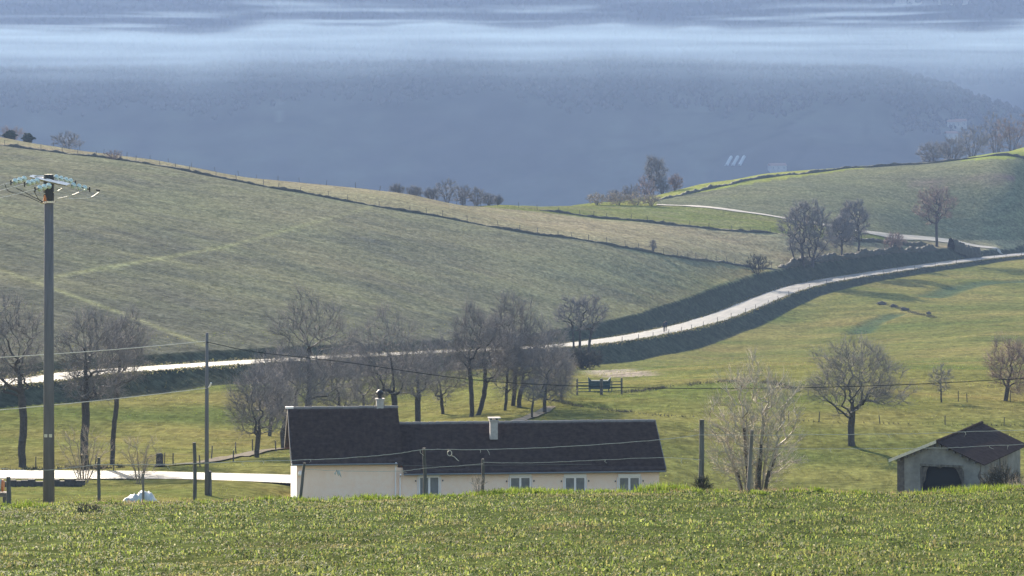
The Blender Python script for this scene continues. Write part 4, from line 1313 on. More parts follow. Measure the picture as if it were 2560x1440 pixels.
def hedge(label, line, h, w_, seed, m='bramble', twig='bramble', tw=3, tl=.35, tr=.02, name='hedge', cat='hedge', ramp=True, var=.45, broken=False):
    r = np.random.default_rng(seed)
    n_ = len(line)
    T = np.gradient(line[:, :2], axis=0); T /= np.linalg.norm(T, axis=1)[:, None]
    Nn = np.stack([-T[:, 1], T[:, 0]], 1)
    s = np.arange(n_)
    hv = h * (1 + var * np.sin(s * .31 + seed) * np.sin(s * .11 + 1) + r.normal(0, var * .4, n_))
    if ramp: hv *= np.clip(np.minimum(s, n_ - 1 - s) / 6 + .2, 0, 1)
    hv = np.maximum(hv, .08)
    prof = [(-1, -.25), (-.9, .35), (-.55, .85), (0, 1.0), (.5, .9), (.9, .4), (1, -.25)]
    V = []
    for a, b in prof:
        jj = r.normal(0, .16, (n_, 2))
        o_ = (a * .5 * w_ * (1 + jj[:, 0]))[:, None] * Nn
        V.append(np.column_stack([line[:, :2] + o_, line[:, 2] + hv * b * (1 + jj[:, 1] * .8)]))
    V = np.stack(V, 1); k = len(prof)
    i0 = (np.arange(n_ - 1)[:, None] * k + np.arange(k - 1)[None]).ravel()
    F = np.stack([i0, i0 + 1, i0 + k + 1, i0 + k], 1)
    o0_ = line[n_ // 2]
    t = thing(name, label, cat, tuple(o0_))
    if not broken:
        obj('foliage', mk('foliage', V.reshape(-1, 3) - o0_, [F]), M[m], t)
    if tw:
        pres = np.clip(.55 + .8 * np.sin(s * .23 + seed) * np.sin(s * .083 + 2) + r.normal(0, .35, n_), 0, 1) if broken else np.ones(n_)
        idx = np.repeat(np.arange(n_), (tw * pres).astype(int))
        q0 = line[idx] + np.column_stack([(r.uniform(-.45, .45, len(idx)) * w_)[:, None] * Nn[idx], hv[idx] * r.uniform(.3, .9, len(idx))])
        d = r.normal(0, .5, (len(idx), 3)) + np.array([0, 0, .8]); d /= np.linalg.norm(d, axis=1, keepdims=True)
        v, f = spikes(q0, q0 + d * (tl * r.uniform(.5, 1.4, (len(idx), 1))), np.full(len(idx), tr))
        o = obj('foliage' if broken else 'twigs', mk('twigs', v - o0_, [f]), M[twig], t)
        o['kind'] = 'stuff'
    return t
CL = plan_line([P(*c) for c in crestU[1:]] + [P(1950, 686, 752)], .7)
hedge('long dark overgrown edge between the crop field and the dry strip', CL, .36, .8, 201, tw=4, tl=.28)
hedge('low dark edge below the upper fence across the dry field', plan_line([P(a, b, d) for (a, b), d in zip(UPF[1:5], (788, 792, 798, 805))], .8), .42, .9, 202, tw=2, tl=.25)
hedge('thin dark edge between the far hill field and the bright strip', plan_line([P(1650, 500, 902), P(1900, 456, 965), P(2150, 422, 1021), P(2350, 405, 1021), P(2560, 397, 1021), P(2700, 390, 1021)], 1.2), .55, 1.1, 203, tw=1, tl=.3, tr=.03)
bt = []
for px_ in (2040, 2120, 2200, 2280, 2350, 2410):
    i = np.argmin(np.abs(1280 + RDENSE[:, 0] / RDENSE[:, 1] / A - px_))
    T_ = RDENSE[i + 1, :2] - RDENSE[i - 1, :2]; T_ /= np.linalg.norm(T_)
    off = ROADW / 2 + wbank(RDENSE[i, 3]) + .6
    bt.append(RDENSE[i, :2] + np.array([-T_[1], T_[0]]) * off)
hedge('dark hedge on top of the roadside bank', plan_line(np.array(bt), .7), .9, 1.6, 204, tw=5, tl=.5, tr=.03)
tb = plan_line([P(2378, 634, 862), P(2448, 633, 872)], .5)
hedge('dark clipped block of hedge at the road junction', tb, 2.4, 2.2, 205, tw=4, tl=.25, tr=.03, ramp=False, var=.06)
hedge('low dark scrub line between the gravel track and the road', ground_line([(2060, 592), (2160, 604), (2260, 612), (2330, 614)], 700, .8), .7, 1.4, 206, tw=4, tl=.5, tr=.03)
hedge('weedy dark scarp right of the cattle gates', ground_line([(1560, 983), (1650, 972), (1760, 960), (1860, 955), (1940, 962), (1990, 980)], 300, .3), .10, 1.2, 207, twig='bramble', tw=16, tl=.34, tr=.022, broken=True)
hedge('dark eroded edge below the cattle gates', ground_line([(1385, 1003), (1450, 1018), (1530, 1028), (1620, 1038), (1740, 1045)], 280, .3), .06, .7, 208, tw=10, tl=.25, tr=.02, broken=True)
hedge('narrow rough edge under the pasture fence', ground_line([(1985, 1054), (2120, 1058), (2260, 1061), (2400, 1063), (2580, 1066)], 260, .4), .04, .4, 209, twig='bramble', tw=8, tl=.2, tr=.02, broken=True)
hedge('rough dark edge above the lane at far left', ground_line([(-60, 1176), (60, 1176), (130, 1175), (230, 1172), (310, 1170)], 225, .3), .08, .6, 210, tw=24, tl=.34, tr=.025, broken=True)

def rock(label, px, py, size, seed, d0=300, group=None):
    b = hit(px, py, d0); r = np.random.default_rng(seed)
    bm = bmesh.new(); bmesh.ops.create_icosphere(bm, subdivisions=2, radius=1)
    for v in bm.verts:
        f = 1 + .25 * sin(v.co.x * 3 + seed) * cos(v.co.z * 4 + seed) + r.normal(0, .05)
        v.co = (v.co.x * f * size[0], v.co.y * f * size[1], v.co.z * f * size[2])
    me = bpy.data.meshes.new('boulder'); bm.to_mesh(me); bm.free()
    o = obj('boulder', me, M['stone'])
    o.location = tuple(b + np.array([0, 0, size[2] * .35]))
    return tag(o, label, 'boulder', group)
for i, (px, py, sx, sz) in enumerate([(2205, 762, .9, .5), (2235, 768, .7, .45), (2262, 776, .9, .5), (2322, 786, .5, .4)]):
    rock(['leftmost dark boulder in the right pasture ditch', 'second dark boulder from left in the pasture ditch', 'third dark boulder from left in the pasture ditch', 'small boulder alone at the right of the ditch'][i], px, py, (sx, sx * .7, sz), 300 + i, group='boulders in the ditch')

hedge('tangled dark scrub around the boulders in the right pasture', ground_line([(2190, 760), (2225, 766), (2265, 776), (2305, 788), (2335, 795)], 300, .4), .10, 1.5, 211, tw=14, tl=.35, tr=.022, broken=True)
# ------------------------------------------------------------------ fences
post_cache = {}
def post_mesh(h, r, n=6, seed=0):
    key = (round(h, 2), round(r, 3), seed)
    if key not in post_cache:
        q = random.Random(seed)
        mb = MB().tube([(0, 0, -.3), (q.uniform(-.01, .01), q.uniform(-.01, .01), h * .5), (q.uniform(-.02, .02), q.uniform(-.02, .02), h)], [r * 1.05, r, r * .92], n)
        post_cache[key] = mb.mesh('post')
    return post_cache[key]
def fence(label, feet, h, r, m='wood_fence', wires=(.55, .95), wr=.006, seed=1, lean=.06, name='wire_fence'):
    q = random.Random(seed)
    feet = [np.asarray(f) for f in feet]
    t = thing(name, label, 'fence', tuple(feet[0]))
    for f in feet:
        k = q.randrange(3)
        p = obj('post', post_mesh(h * (.9, 1.0, 1.12)[k], r, 6, k), M[m], t)
        p.location = tuple(f - feet[0])
        p.rotation_euler = (q.gauss(0, lean), q.gauss(0, lean), q.uniform(0, 3))
    for wz in wires:
        pts = []
        for a, b in zip(feet[:-1], feet[1:]):
            for s in (0, .5):
                c = a * (1 - s) + b * s + np.array([0, 0, wz * h - (.03 if s else 0)]) - feet[0]
                pts.append(c)
        pts.append(feet[-1] + np.array([0, 0, wz * h]) - feet[0])
        MB().tube(pts, wr, 3, False).build('wire', M['barbed'], t)
    return t
def feet_along(line, spacing, seed=0, jit=.35):
    q = random.Random(seed)
    s = np.concatenate([[0], np.cumsum(np.linalg.norm(np.diff(line[:, :2], axis=0), axis=1))])
    out, t = [], 1.0
    while t < s[-1]:
        out.append(np.array([np.interp(t, s, line[:, i]) for i in range(3)]))
        t += spacing * q.uniform(1 - jit, 1 + jit)
    return out
sh = CL.copy(); sh[:, 1] += 1.3; sh[:, 2] = H(sh[:, 0], sh[:, 1])
fence('post and wire fence following the dark field edge across the hillside', feet_along(sh, 4.6, 1), 1.15, .055, seed=1, lean=.09)
sk = plan_line([P(a, b, d) for a, b, d in skyU[1:]], .8)
fence('thin post fence along the left skyline', feet_along(sk, 4.8, 2), 1.1, .05, seed=2, lean=.08)
fence('upper post fence between the dry field and the small green field', feet_along(plan_line([P(a, b, d) for (a, b), d in zip(UPF[:5], (786, 788, 792, 798, 805))], .8), 4.5, 3), 1.25, .055, seed=3)
T_ = np.gradient(RDENSE[:, :2], axis=0); T_ /= np.linalg.norm(T_, axis=1)[:, None]
lowside = RDENSE[:, :2] + np.stack([T_[:, 1], -T_[:, 0]], 1) * (ROADW / 2 + .15)
rpx = 1280 + RDENSE[:, 0] / RDENSE[:, 1] / A
k = (rpx > 1500) & (rpx < 2600)
ll = np.column_stack([lowside[k], H(lowside[k, 0], lowside[k, 1])])
fence('line of small posts along the lower edge of the road', feet_along(ll, 13, 4, .25), .95, .05, seed=4, wires=(.9,), wr=.005)
fence('sparse post fence across the right pasture', [hit(a, b, 260) for a, b in [(1972, 1053), (2048, 1055), (2200, 1059), (2363, 1062), (2510, 1064), (2640, 1066)]], .75, .04, seed=5, wires=(.85,), wr=.004)
fence('short broken fence behind the barn tree', [hit(a, b, 300) for a, b in [(2396, 1004), (2418, 1006), (2526, 1003), (2600, 1002)]], .85, .04, seed=6, wires=(.85,), wr=.004)
fence('low post fence along the dirt path left of the farmhouse', [hit(a, b, 222) for a, b in [(90, 1172), (240, 1174), (284, 1178), (433, 1162), (500, 1168), (528, 1150), (583, 1155), (590, 1135), (632, 1130), (690, 1128)]], .85, .045, seed=7, wires=(.9,), wr=.004)
MB_lane = [hit(a, b, 195) for a, b in [(585, 1222), (648, 1224), (705, 1226)]]

# the near fence on the crest of the foreground field
FD = 91.0
ng = H1(*P(1752, 1215, FD)[:2])
near = thing('near_fence', 'weathered fence of odd posts and slack wires along the crest of the near field', 'fence', tuple(P(1280, 1230, FD)))
o_n = P(1280, 1230, FD)
def npost(foot, top, r, m, D=FD, n=9, knob=False):
    zt = P(*top, D)
    x = P(*foot, D)[0]
    g = H1(x, D)
    mb = MB()
    a = np.array([x, D, g - .3]); b = zt
    pts = [a * (1 - t) + b * t + np.array([random.uniform(-.008, .008), random.uniform(-.01, .01), 0]) for t in np.linspace(0, 1, 6)]
    mb.tube([p - o_n for p in pts], [r * 1.08, r * 1.04, r * 1.02, r, r * .97, r * .9], n)
    o = mb.build('post', M[m], near)
    return o
npost((23, 1244), (21, 1192), .06, 'wood_post')
npost((247, 1240), (247, 1144), .042, 'wood_post')
npost((357, 1242), (358, 1184), .032, 'wood_pale')
npost((487, 1238), (486, 1106), .048, 'wood_post')
npost((746, 1232), (761, 1157), .038, 'wood_post')
npost((1064, 1232), (1060, 1120), .046, 'wood_post')
npost((1206, 1226), (1208, 1147), .04, 'wood_post')
npost((1752, 1216), (1755, 1049), .066, 'wood_post', n=12)
npost((1869, 1216), (1880, 1075), .05, 'wood_pale')
def strand(pts, r=.006, D=FD - .08, m='rope', bits=0, seed=1, name='wire'):
    q = random.Random(seed)
    c = catmull(np.array([P(a, b, D) for a, b in pts]), 10)
    c[:, 2] += np.array([q.uniform(-.006, .006) for _ in range(len(c))])
    mb = MB().tube([p - o_n for p in c], r, 5, False)
    o = mb.build(name, M[m], near)
    for _ in range(bits):
        i = q.randrange(3, len(c) - 3)
        p = c[i] - o_n
        L_ = q.uniform(.05, .16)
        MB().tube([p, p + np.array([q.uniform(-.03, .05), 0, -L_ * .5]), p + np.array([q.uniform(-.05, .12), q.uniform(-.02, .02), -L_])], [.008, .006, .003], 4).build('torn_tape', M['rope'], o)
    return o
strand([(-40, 1168), (90, 1176), (175, 1170), (245, 1162), (330, 1162), (486, 1159), (640, 1153), (830, 1147), (985, 1135), (1060, 1124), (1200, 1124), (1400, 1117), (1640, 1100), (1752, 1087)], .0075, bits=7, seed=3)
strand([(1752, 1087), (1880, 1088), (2130, 1086), (2300, 1084), (2460, 1078), (2620, 1074)], .0065, bits=3, seed=4)
strand([(763, 1173), (850, 1177), (990, 1178), (1060, 1171), (1208, 1160)], .006, bits=1, seed=5)
strand([(1208, 1156), (1330, 1157), (1480, 1151), (1650, 1144), (1752, 1150)], .006, bits=2, seed=6)
strand([(995, 1163), (1060, 1164), (1120, 1166), (1208, 1163), (1330, 1162), (1480, 1161)], .004, m='barbed', seed=7)
strand([(1880, 1122), (2100, 1122), (2350, 1120), (2460, 1115), (2620, 1108)], .006, bits=3, seed=8)
rp = P(845, 1177, FD - .1) - o_n
for dx, L_ in ((-.09, .1), (.0, .13), (.06, .16)):
    MB().tube([rp + np.array([dx * .3, 0, .01]), rp + np.array([dx * .8, -.02, -L_ * .5]), rp + np.array([dx + .02, 0, -L_])], [.03, .024, .006], 6).build('white_rag', M['white_plastic'], near)
rp = P(1124, 1133, FD - .1) - o_n
MB().tube([rp + .055 * np.array([cos(a), .3 * sin(a * 2), sin(a) * 1.2]) for a in np.linspace(0, 2 * pi, 14)], .011, 5, False).build('coiled_tape', M['rope'], near)
MB().tube([rp + np.array([.05, 0, -.06]), rp + np.array([.12, 0, -.09]), rp + np.array([.2, 0, -.17]), rp + np.array([.24, 0, -.2])], [.01, .008, .012, .004], 5).build('coiled_tape', M['rope'], near)

# ------------------------------------------------------------------ power pole with glass insulators
PD = 130.0
pb = np.array([(122 - 1280) * A * PD, PD, 0.0]); pb[2] = H1(pb[0], pb[1])
pole = thing('power_pole', 'tall dark power pole with strings of green glass insulators', 'pole', tuple(pb))
def pl_(px, py, D=PD): return P(px, py, D) - pb
zt = pl_(122, 436)[2]; zc = pl_(122, 505)[2]
MB().tube([(0, 0, -.6), (0, 0, zc * .5), (0, 0, zc)], [.215, .18, .165], 16).build('shaft', M['pole'], pole, True)
MB().tube([(0, 0, zc - .02), (0, 0, zt - .12), (0, 0, zt)], [.195, .19, .165], 10).build('pole_head', M['iron'], pole)
MB().box(-.14, .14, -.19, -.176, pl_(122, 1092)[2], pl_(122, 1084)[2]).build('number_plate', M['steel'], pole)
MB().tube([(0, 0, zc - .03), (0, 0, zc + .04)], .2, 14).build('collar', M['steel'], pole)
arm = MB()
a, b = pl_(78, 441, 130.9), pl_(172, 463, 128.9)
for o_ in (-.0, .24):
    for dz in (0,):
        A0, B0 = a + np.array([0, o_ + .1 if o_ else -.33 + .12, dz]), b + np.array([0, o_ + .1 if o_ else -.33 + .12, dz])
        arm.tube([A0, (A0 + B0) / 2, B0], [.05, .075, .05], 4)
arm.build('cross_arm', M['steel'], pole)
MB().tube([pl_(86, 441, 130.4), pl_(106, 440, 130.2), pl_(116, 448, 130)], [.02, .03, .03], 5).build('arm_brace', M['steel'], pole)
disc = MB().lathe([(.02, -.05), (.035, -.045), (.04, -.01), (.112, -.012), (.116, .004), (.06, .03), (.04, .05), (.03, .062)], 12)
disc_me = disc.mesh('disc', True)
from mathutils import Vector
def string(p0, p1, nd):
    p0, p1 = np.asarray(p0), np.asarray(p1)
    s = MB().tube([p0, p1], .014, 5)
    cl = p1 + (p1 - p0) / np.linalg.norm(p1 - p0) * .16
    s.tube([p1, cl], .022, 5)
    root = s.build('insulator_string', M['iron'], pole)
    d = p1 - p0; L_ = np.linalg.norm(d); d /= L_
    rot = Vector(d).to_track_quat('Z', 'Y')
    for i in range(nd):
        c = obj('disc', disc_me, M['glass_disc'], root)
        c.location = tuple(p0 + d * L_ * (i + .5) / nd)
        c.rotation_mode = 'QUATERNION'; c.rotation_quaternion = rot
    MB().tube([cl + np.array([0, 0, .09]), cl + np.array([.01, 0, -.1])], [.03, .022], 6).build('clamp', M['iron'], root)
    return cl
ends = [string(pl_(66, 446, 130.6), pl_(32, 455, 129.6), 3), string(pl_(98, 451, 130.2), pl_(66, 459, 129.2), 3), string(pl_(128, 463, 129.3), pl_(93, 472, 128.4), 3)]
rend = [string(pl_(134, 442, 130.6), pl_(182, 455, 131.6), 4), string(pl_(176, 462, 129.4), pl_(218, 472, 130.4), 3)]
def wire_thing(label, pts3, r, m='wire', group=None, n=5, name='power_line'):
    pts3 = np.asarray(pts3)
    o_ = pts3[0]
    w_ = MB().tube([p - o_ for p in pts3], r, n, False).build(name, M[m])
    w_.location = tuple(o_)
    return tag(w_, label, 'cable', group)
def sag(p, q, s, n=14):
    p, q = np.asarray(p), np.asarray(q)
    t = np.linspace(0, 1, n)[:, None]
    return p + (q - p) * t - np.array([0, 0, 1]) * (4 * s * t * (1 - t))
for i, e in enumerate(ends):
    wire_thing(['upper bare power line leaving the pole at left', 'middle bare power line leaving the pole at left', 'lower bare power line leaving the pole at left'][i], sag(e + pb, P(-420, 505 + i * 14, 118 - i), .25), .012, 'rope', 'power lines at left')
# jumper cables looping under the pole head
for pts in ([(12, 460), (22, 478), (60, 488), (100, 505), (108, 503)], [(40, 470), (70, 485), (95, 498), (112, 505)], [(85, 478), (98, 500), (108, 506)]):
    MB().tube(list(catmull(np.array([pl_(a, b, 129.4) for a, b in pts]), 6)), .012, 5, False).build('jumper_cable', M['wire_dark'], pole)
for pts in ([(247, 481), (228, 493), (200, 497), (165, 497)], [(212, 474), (180, 488), (140, 498)], [(155, 471), (142, 479), (133, 481)], [(80, 484), (100, 483), (113, 484)]):
    MB().tube(list(catmull(np.array([pl_(a, b, 129.5) for a, b in pts]), 6)), .018, 5, False).build('jumper_cable', M['rope'], pole)
MB().lathe([(.03, 0), (.075, .03), (.05, .07), (.06, .1), (.03, .16), (.02, .22)], 10, tuple(pl_(112, 503, 129.5))).build('surge_arrester', M['orange'], pole)
MB().tube([pl_(99, 504, 129.5), pl_(104, 508, 129.5), pl_(114, 508, 129.6)], .02, 6).build('bracket', M['steel'], pole)
MB().tube([pl_(240, 475, 130.2), pl_(250, 476, 130.2)], .03, 6).build('clamp', M['iron'], pole)

# ------------------------------------------------------------------ telephone pole and its cables
TD = 186.0
tb0 = np.array([(517 - 1280) * A * TD, TD, 0.0]); tb0[2] = H1(tb0[0], tb0[1])
tel = thing('telephone_pole', 'thin wooden telephone pole beside the lane', 'pole', tuple(tb0))
def tl_(px, py, D=TD): return P(px, py, D) - tb0
MB().tube([(0, 0, -.5), (0, 0, tl_(517, 1030)[2]), (.01, 0, tl_(517, 832)[2])], [.115, .1, .075], 10).build('shaft', M['pole'], tel, True)
MB().tube([tl_(519, 971), tl_(524, 966, TD - .2), tl_(528, 957, TD - .3)], [.02, .045, .045], 7).build('junction_sleeve', M['pvc'], tel)
MB().tube([(.17, .1, -.3), (.15, .05, tl_(517, 1178)[2])], .09, 8).build('stub_post', M['wood_post'], tel)
wire_thing('upper twisted cable running left from the telephone pole', sag(P(517, 853, TD), P(-260, 906, 170), .12), .022, 'rope', None, 5, 'telephone_cable')
wire_thing('lower pale cable running left from the telephone pole', sag(P(520, 970, TD), P(-260, 1046, 170), .1), .018, 'rope', None, 5, 'telephone_cable')
wire_thing('long dark cable sagging right from the telephone pole past the grove', catmull(np.array([P(a, b, d) for a, b, d in [(517, 855, 185.8), (640, 880, 188), (860, 905, 190), (1170, 948, 193), (1440, 965, 195), (1700, 971, 197), (1950, 970, 198), (2250, 962, 199), (2560, 946, 200), (2800, 932, 201)]]), 8), .02, 'wire_dark', None, 5, 'telephone_cable')

# ------------------------------------------------------------------ cattle gates and feeder
def gate(label, pa, pb_, group):
    a = hit(pa[0], pa[1], 300); b = hit(pb_[0], pb_[1], 300)
    t = thing('cattle_gate', label, 'gate', tuple(a), 0, group)
    d = b - a
    for f in (0, 1):
        MB().tube([d * f + np.array([0, 0, -.3]), d * f + np.array([0, 0, 1.45])], .09, 7).build('post', M['wood_post'], t)
    for k_, z in enumerate((.3, .58, .86, 1.12)):
        MB().tube([d * .03 + np.array([0, -.03, z]), d * .97 + np.array([0, -.03, z])], .04, 5).build('rail', M['teal_metal'], t)
    MB().tube([d * .5 + np.array([0, -.06, .25]), d * .5 + np.array([0, -.06, 1.2])], .045, 5).build('upright', M['teal_metal'], t)
gate('left railed cattle gate below the road bank', (1443, 988), (1502, 987), 'cattle gates')
gate('right railed cattle gate below the road bank', (1505, 987), (1554, 985), 'cattle gates')
fb = hit(1500, 982, 300) + np.array([0, 2.2, 0]); fb[2] = H1(fb[0], fb[1])
fd = thing('cattle_feeder', 'teal metal cattle feeder with upturned ends behind the gates', 'feeder', tuple(fb))
MB().prism([(-1.0, .3), (-1.05, 1.35), (-.75, 1.05), (.75, 1.05), (1.05, 1.4), (1.0, .3)], -.5, .5).build('body', M['teal_metal'], fd)
for x_ in (-.85, .85):
    for y_ in (-.4, .4):
        MB().tube([(x_, y_, -.2), (x_, y_, .36)], .04, 5).build('leg', M['iron'], fd)

# ------------------------------------------------------------------ odds and ends by the lane
wl = thing('shade_band_stones', 'row of dark stones added for the shaded bank below the lane at far left', 'wall', tuple(P(20, 1238, 207)))  # dark stones stand in for the shaded bank under the lane
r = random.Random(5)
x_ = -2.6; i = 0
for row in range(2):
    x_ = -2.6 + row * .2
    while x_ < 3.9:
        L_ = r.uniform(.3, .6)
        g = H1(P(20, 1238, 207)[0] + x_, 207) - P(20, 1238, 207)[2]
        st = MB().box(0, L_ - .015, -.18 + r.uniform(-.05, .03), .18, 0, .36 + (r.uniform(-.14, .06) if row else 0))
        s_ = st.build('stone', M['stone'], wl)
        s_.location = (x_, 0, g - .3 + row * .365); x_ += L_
sp = hit(350, 1238, 120, 230); sp = np.array([(350 - 1280) * A * 150, 150, 0.]); sp[2] = H1(sp[0], sp[1])
zc_ = (P(350, 1225, 150)[2] - sp[2])
nx_, ny_ = 24, 12
V = []; r2_ = np.random.default_rng(8)
for j in range(ny_):
    for i in range(nx_):
        u, v_ = i / (nx_ - 1) * 2 - 1, j / (ny_ - 1) * 2 - 1
        hgt = max(0, 1 - abs(u) ** 6) * max(0, 1 - v_ ** 4) * (.72 + .18 * sin(u * 4 + .6) + .1 * sin(u * 11 + v_ * 3)) + .06 * r2_.normal() * (1 - u * u)
        V.append((u * .72, v_ * .6, hgt * zc_ - .05 * (1 - hgt)))
F = [(j * nx_ + i, j * nx_ + i + 1, (j + 1) * nx_ + i + 1, (j + 1) * nx_ + i) for j in range(ny_ - 1) for i in range(nx_ - 1)]
o = MB().add(V, F).build('sheeted_pile', M['white_plastic'], None, True)
o.location = tuple(sp)
tag(o, 'low pile under a shiny white plastic sheet at left', 'pile')
bb = np.array([(2 - 1280) * A * 140, 140, 0.]); bb[2] = P(2, 1236, 140)[2]
bar = thing('plastic_barrel', 'white and orange plastic barrel lying at the far left edge', 'barrel', tuple(bb))
MB().tube([(-.5, -.1, .35), (-.3, -.1, .35), (.06, -.1, .35)], [.2, .235, .23], 14).build('body', M['white_plastic'], bar, True)
MB().tube([(.06, -.1, .35), (.11, -.1, .35), (.14, -.1, .35)], [.24, .24, .2], 14).build('lid', M['orange'], bar)
for k_ in range(2):
    MB().box(-.6, .32, -.25 + .02 * k_, .25, .02 - .09 * k_, .09 - .09 * k_).build('plank', M['wood_pale'], bar)
MB().box(-.55, -.4, -.2, .2, -.5, -.075).build('block', M['wood_post'], bar); MB().box(.1, .25, -.2, .2, -.5, -.075).build('block', M['wood_post'], bar)
sb_ = hit(399, 1166, 222)
st = thing('tree_stump', 'dark tree stump standing in the pasture left of the telephone pole', 'stump', tuple(sb_))
MB().lathe([(.42, -.2), (.33, .06), (.25, .2), (.24, .6), (.23, .82), (.12, .88)], 9).build('trunk', M['bark'], st)
MB().tube([(.3, .2, -.1), (.32, .2, .9)], .035, 5).build('stake', M['wood_post'], st)

# ------------------------------------------------------------------ two walkers on the road
M['cloth_dark'] = mat('dark_clothes', (.018, .018, .024), .9, (.03, .03, .036), 6)
M['cloth_blue'] = mat('dark_blue_jacket', (.02, .026, .045), .9, (.035, .04, .06), 6)
M['skin'] = mat('skin', (.42, .26, .19), .6)
M['hair'] = mat('dark_hair', (.03, .022, .018), .8)
def skin_mesh(name, verts, edges, radii, mat_, parent=None, root=0):
    me = bpy.data.meshes.new(name)
    me.from_pydata(verts, edges, [])
    o = obj(name, me, mat_, parent)
    md = o.modifiers.new('skin', 'SKIN'); md.use_smooth_shade = True
    sk_ = me.skin_vertices[0].data
    for i, rr in enumerate(radii): sk_[i].radius = (rr, rr)
    sk_[root].use_root = True
    sd = o.modifiers.new('sub', 'SUBSURF'); sd.levels = 1; sd.render_levels = 1
    return o
def walker(label, px, d, lat, phase, jac, face):
    i = np.argmin(np.abs(rpx - px))
    T2 = T_[i]
    p = RDENSE[i, :2] + np.array([-T2[1], T2[0]]) * lat
    t = thing('person', label, 'person', (p[0], p[1], RDENSE[i, 2] + .03), face, 'two walkers on the road')
    s = phase
    vb = [(0, 0, .93), (0, 0, 1.12), (0, 0, 1.36), (0, 0, 1.47), (0, -.02, 1.56), (0, -.02, 1.68),
          (-.10, 0, .9), (-.11, -.12 * s - .04, .50), (-.11, -.06 * s, .09), (-.11, -.17 - .06 * s, .04),
          (.10, 0, .9), (.11, .12 * s - .04, .50), (.11, .22 * s, .10), (.11, -.12 + .22 * s, .04),
          (-.19, 0, 1.38), (-.24, .08 * s, 1.12), (-.24, -.02 + .05 * s, .88), (.19, 0, 1.38), (.24, -.08 * s, 1.12), (.24, -.14 * s, .88)]
    eb = [(0, 1), (1, 2), (2, 3), (3, 4), (4, 5), (0, 6), (6, 7), (7, 8), (8, 9), (0, 10), (10, 11), (11, 12), (12, 13), (2, 14), (14, 15), (15, 16), (2, 17), (17, 18), (18, 19)]
    rb = [.13, .125, .14, .06, .085, .08, .095, .07, .048, .045, .095, .07, .048, .045, .07, .05, .036, .07, .05, .036]
    skin_mesh('body', vb, eb, rb, M['cloth_dark'], t)
    vj = [(0, 0, .84), (0, 0, 1.1), (0, 0, 1.38), (0, 0, 1.46), (-.195, 0, 1.385), (-.245, .08 * s, 1.12), (-.245, -.02 + .05 * s, .93), (.195, 0, 1.385), (.245, -.08 * s, 1.12), (.245, -.13 * s, .93)]
    skin_mesh('jacket', vj, [(0, 1), (1, 2), (2, 3), (2, 4), (4, 5), (5, 6), (2, 7), (7, 8), (8, 9)], [.17, .165, .17, .09, .085, .066, .055, .085, .066, .055], M[jac], t)
    hd = MB().lathe([(.03, 1.5), (.075, 1.54), (.085, 1.6), (.084, 1.66), (.06, 1.715), (.02, 1.735)], 10, (0, -.03, 0))
    hd.tube([(0, -.11, 1.62), (0, -.135, 1.595)], [.012, .018], 5)
    hd.build('head', M['skin'], t, True)
    MB().lathe([(.086, 1.6), (.096, 1.66), (.075, 1.73), (.02, 1.752)], 10, (0, -.015, 0)).build('hair', M['hair'], t, True)
walker('left one of two walkers in dark clothes on the road', 1643, 0, -1.1, 1.0, 'cloth_dark', .2)
walker('right one of two walkers in dark clothes on the road', 1657, 0, -.6, -1.0, 'cloth_blue', .1)

# ------------------------------------------------------------------ far buildings
M['far_wall'] = mat('far_pale_wall', (.20, .195, .19), .9, (.27, .265, .26), .3)
M['far_roof'] = mat('far_tile_roof', (.22, .12, .09), .9)
M['far_pane'] = mat('far_dark_window', (.14, .14, .15), .5)
M['poly'] = mat('polytunnel_film', (.26, .28, .30), .5, None, 5, 0, .5)
def far_house(label, px, py, w_, dpt, h, hf, D, group=None, roof='far_roof', rot=0.0, cat='house'):
    x = (px - 1280) * A * D
    z = float(hf(np.array([px], float), np.array([D], float))[0]) if py is None else P(px, py, D)[2]
    t = thing('distant_house', label, cat, (x, D, z), rot, group)
    MB().box(-w_ / 2, w_ / 2, -dpt / 2, dpt / 2, -3, h).build('wall', M['far_wall'], t)
    MB().add([(-w_ / 2 - .4, -dpt / 2 - .4, h), (w_ / 2 + .4, -dpt / 2 - .4, h), (w_ / 2 + .4, dpt / 2 + .4, h), (-w_ / 2 - .4, dpt / 2 + .4, h), (-w_ / 2 - .4, 0, h + dpt * .3), (w_ / 2 + .4, 0, h + dpt * .3)],
             [(0, 1, 5, 4), (2, 3, 4, 5), (0, 4, 3), (1, 2, 5), (0, 3, 2, 1)]).build('roof', M[roof], t)
    for k_ in range(max(2, int(w_ / 4))):
        xx = -w_ / 2 + (k_ + .5) * w_ / max(2, int(w_ / 4))
        MB().box(xx - .5, xx + .5, -dpt / 2 - .05, -dpt / 2 + .05, h * .35, h * .75).build('window', M['far_pane'], t)
def find_far(hf, px, py, d0, d1):
    D = np.linspace(d0, d1, 400)
    z = hf(np.full(400, float(px)), D)
    g = z + (py - YH) * A * D
    i = int(np.argmax(g >= 0)) if (g >= 0).any() else int(np.argmax(g))
    return D[i]
for i, (px, w_, h) in enumerate([(2175, 9, 9), (2240, 24, 4), (2282, 12, 9), (2300, 10, 10), (2320, 12, 11), (2345, 9, 10), (2366, 12, 10), (2392, 12, 12), (2414, 8, 8)]):
    D_ = find_far(hf2, px, 9 if w_ < 20 else 7, 3900, 4460)
    far_house(['leftmost white house of the hilltop village', 'long low white building of the hilltop village', 'third white house from left in the hilltop village', 'fourth white house from left in the hilltop village', 'fifth white house from left in the hilltop village',
               'sixth white house from left in the hilltop village', 'third white house from the right in the hilltop village', 'second white house from the right in the hilltop village', 'rightmost white house of the hilltop village'][i], px, None, w_, 8, h, hf2, D_, 'hilltop village houses')
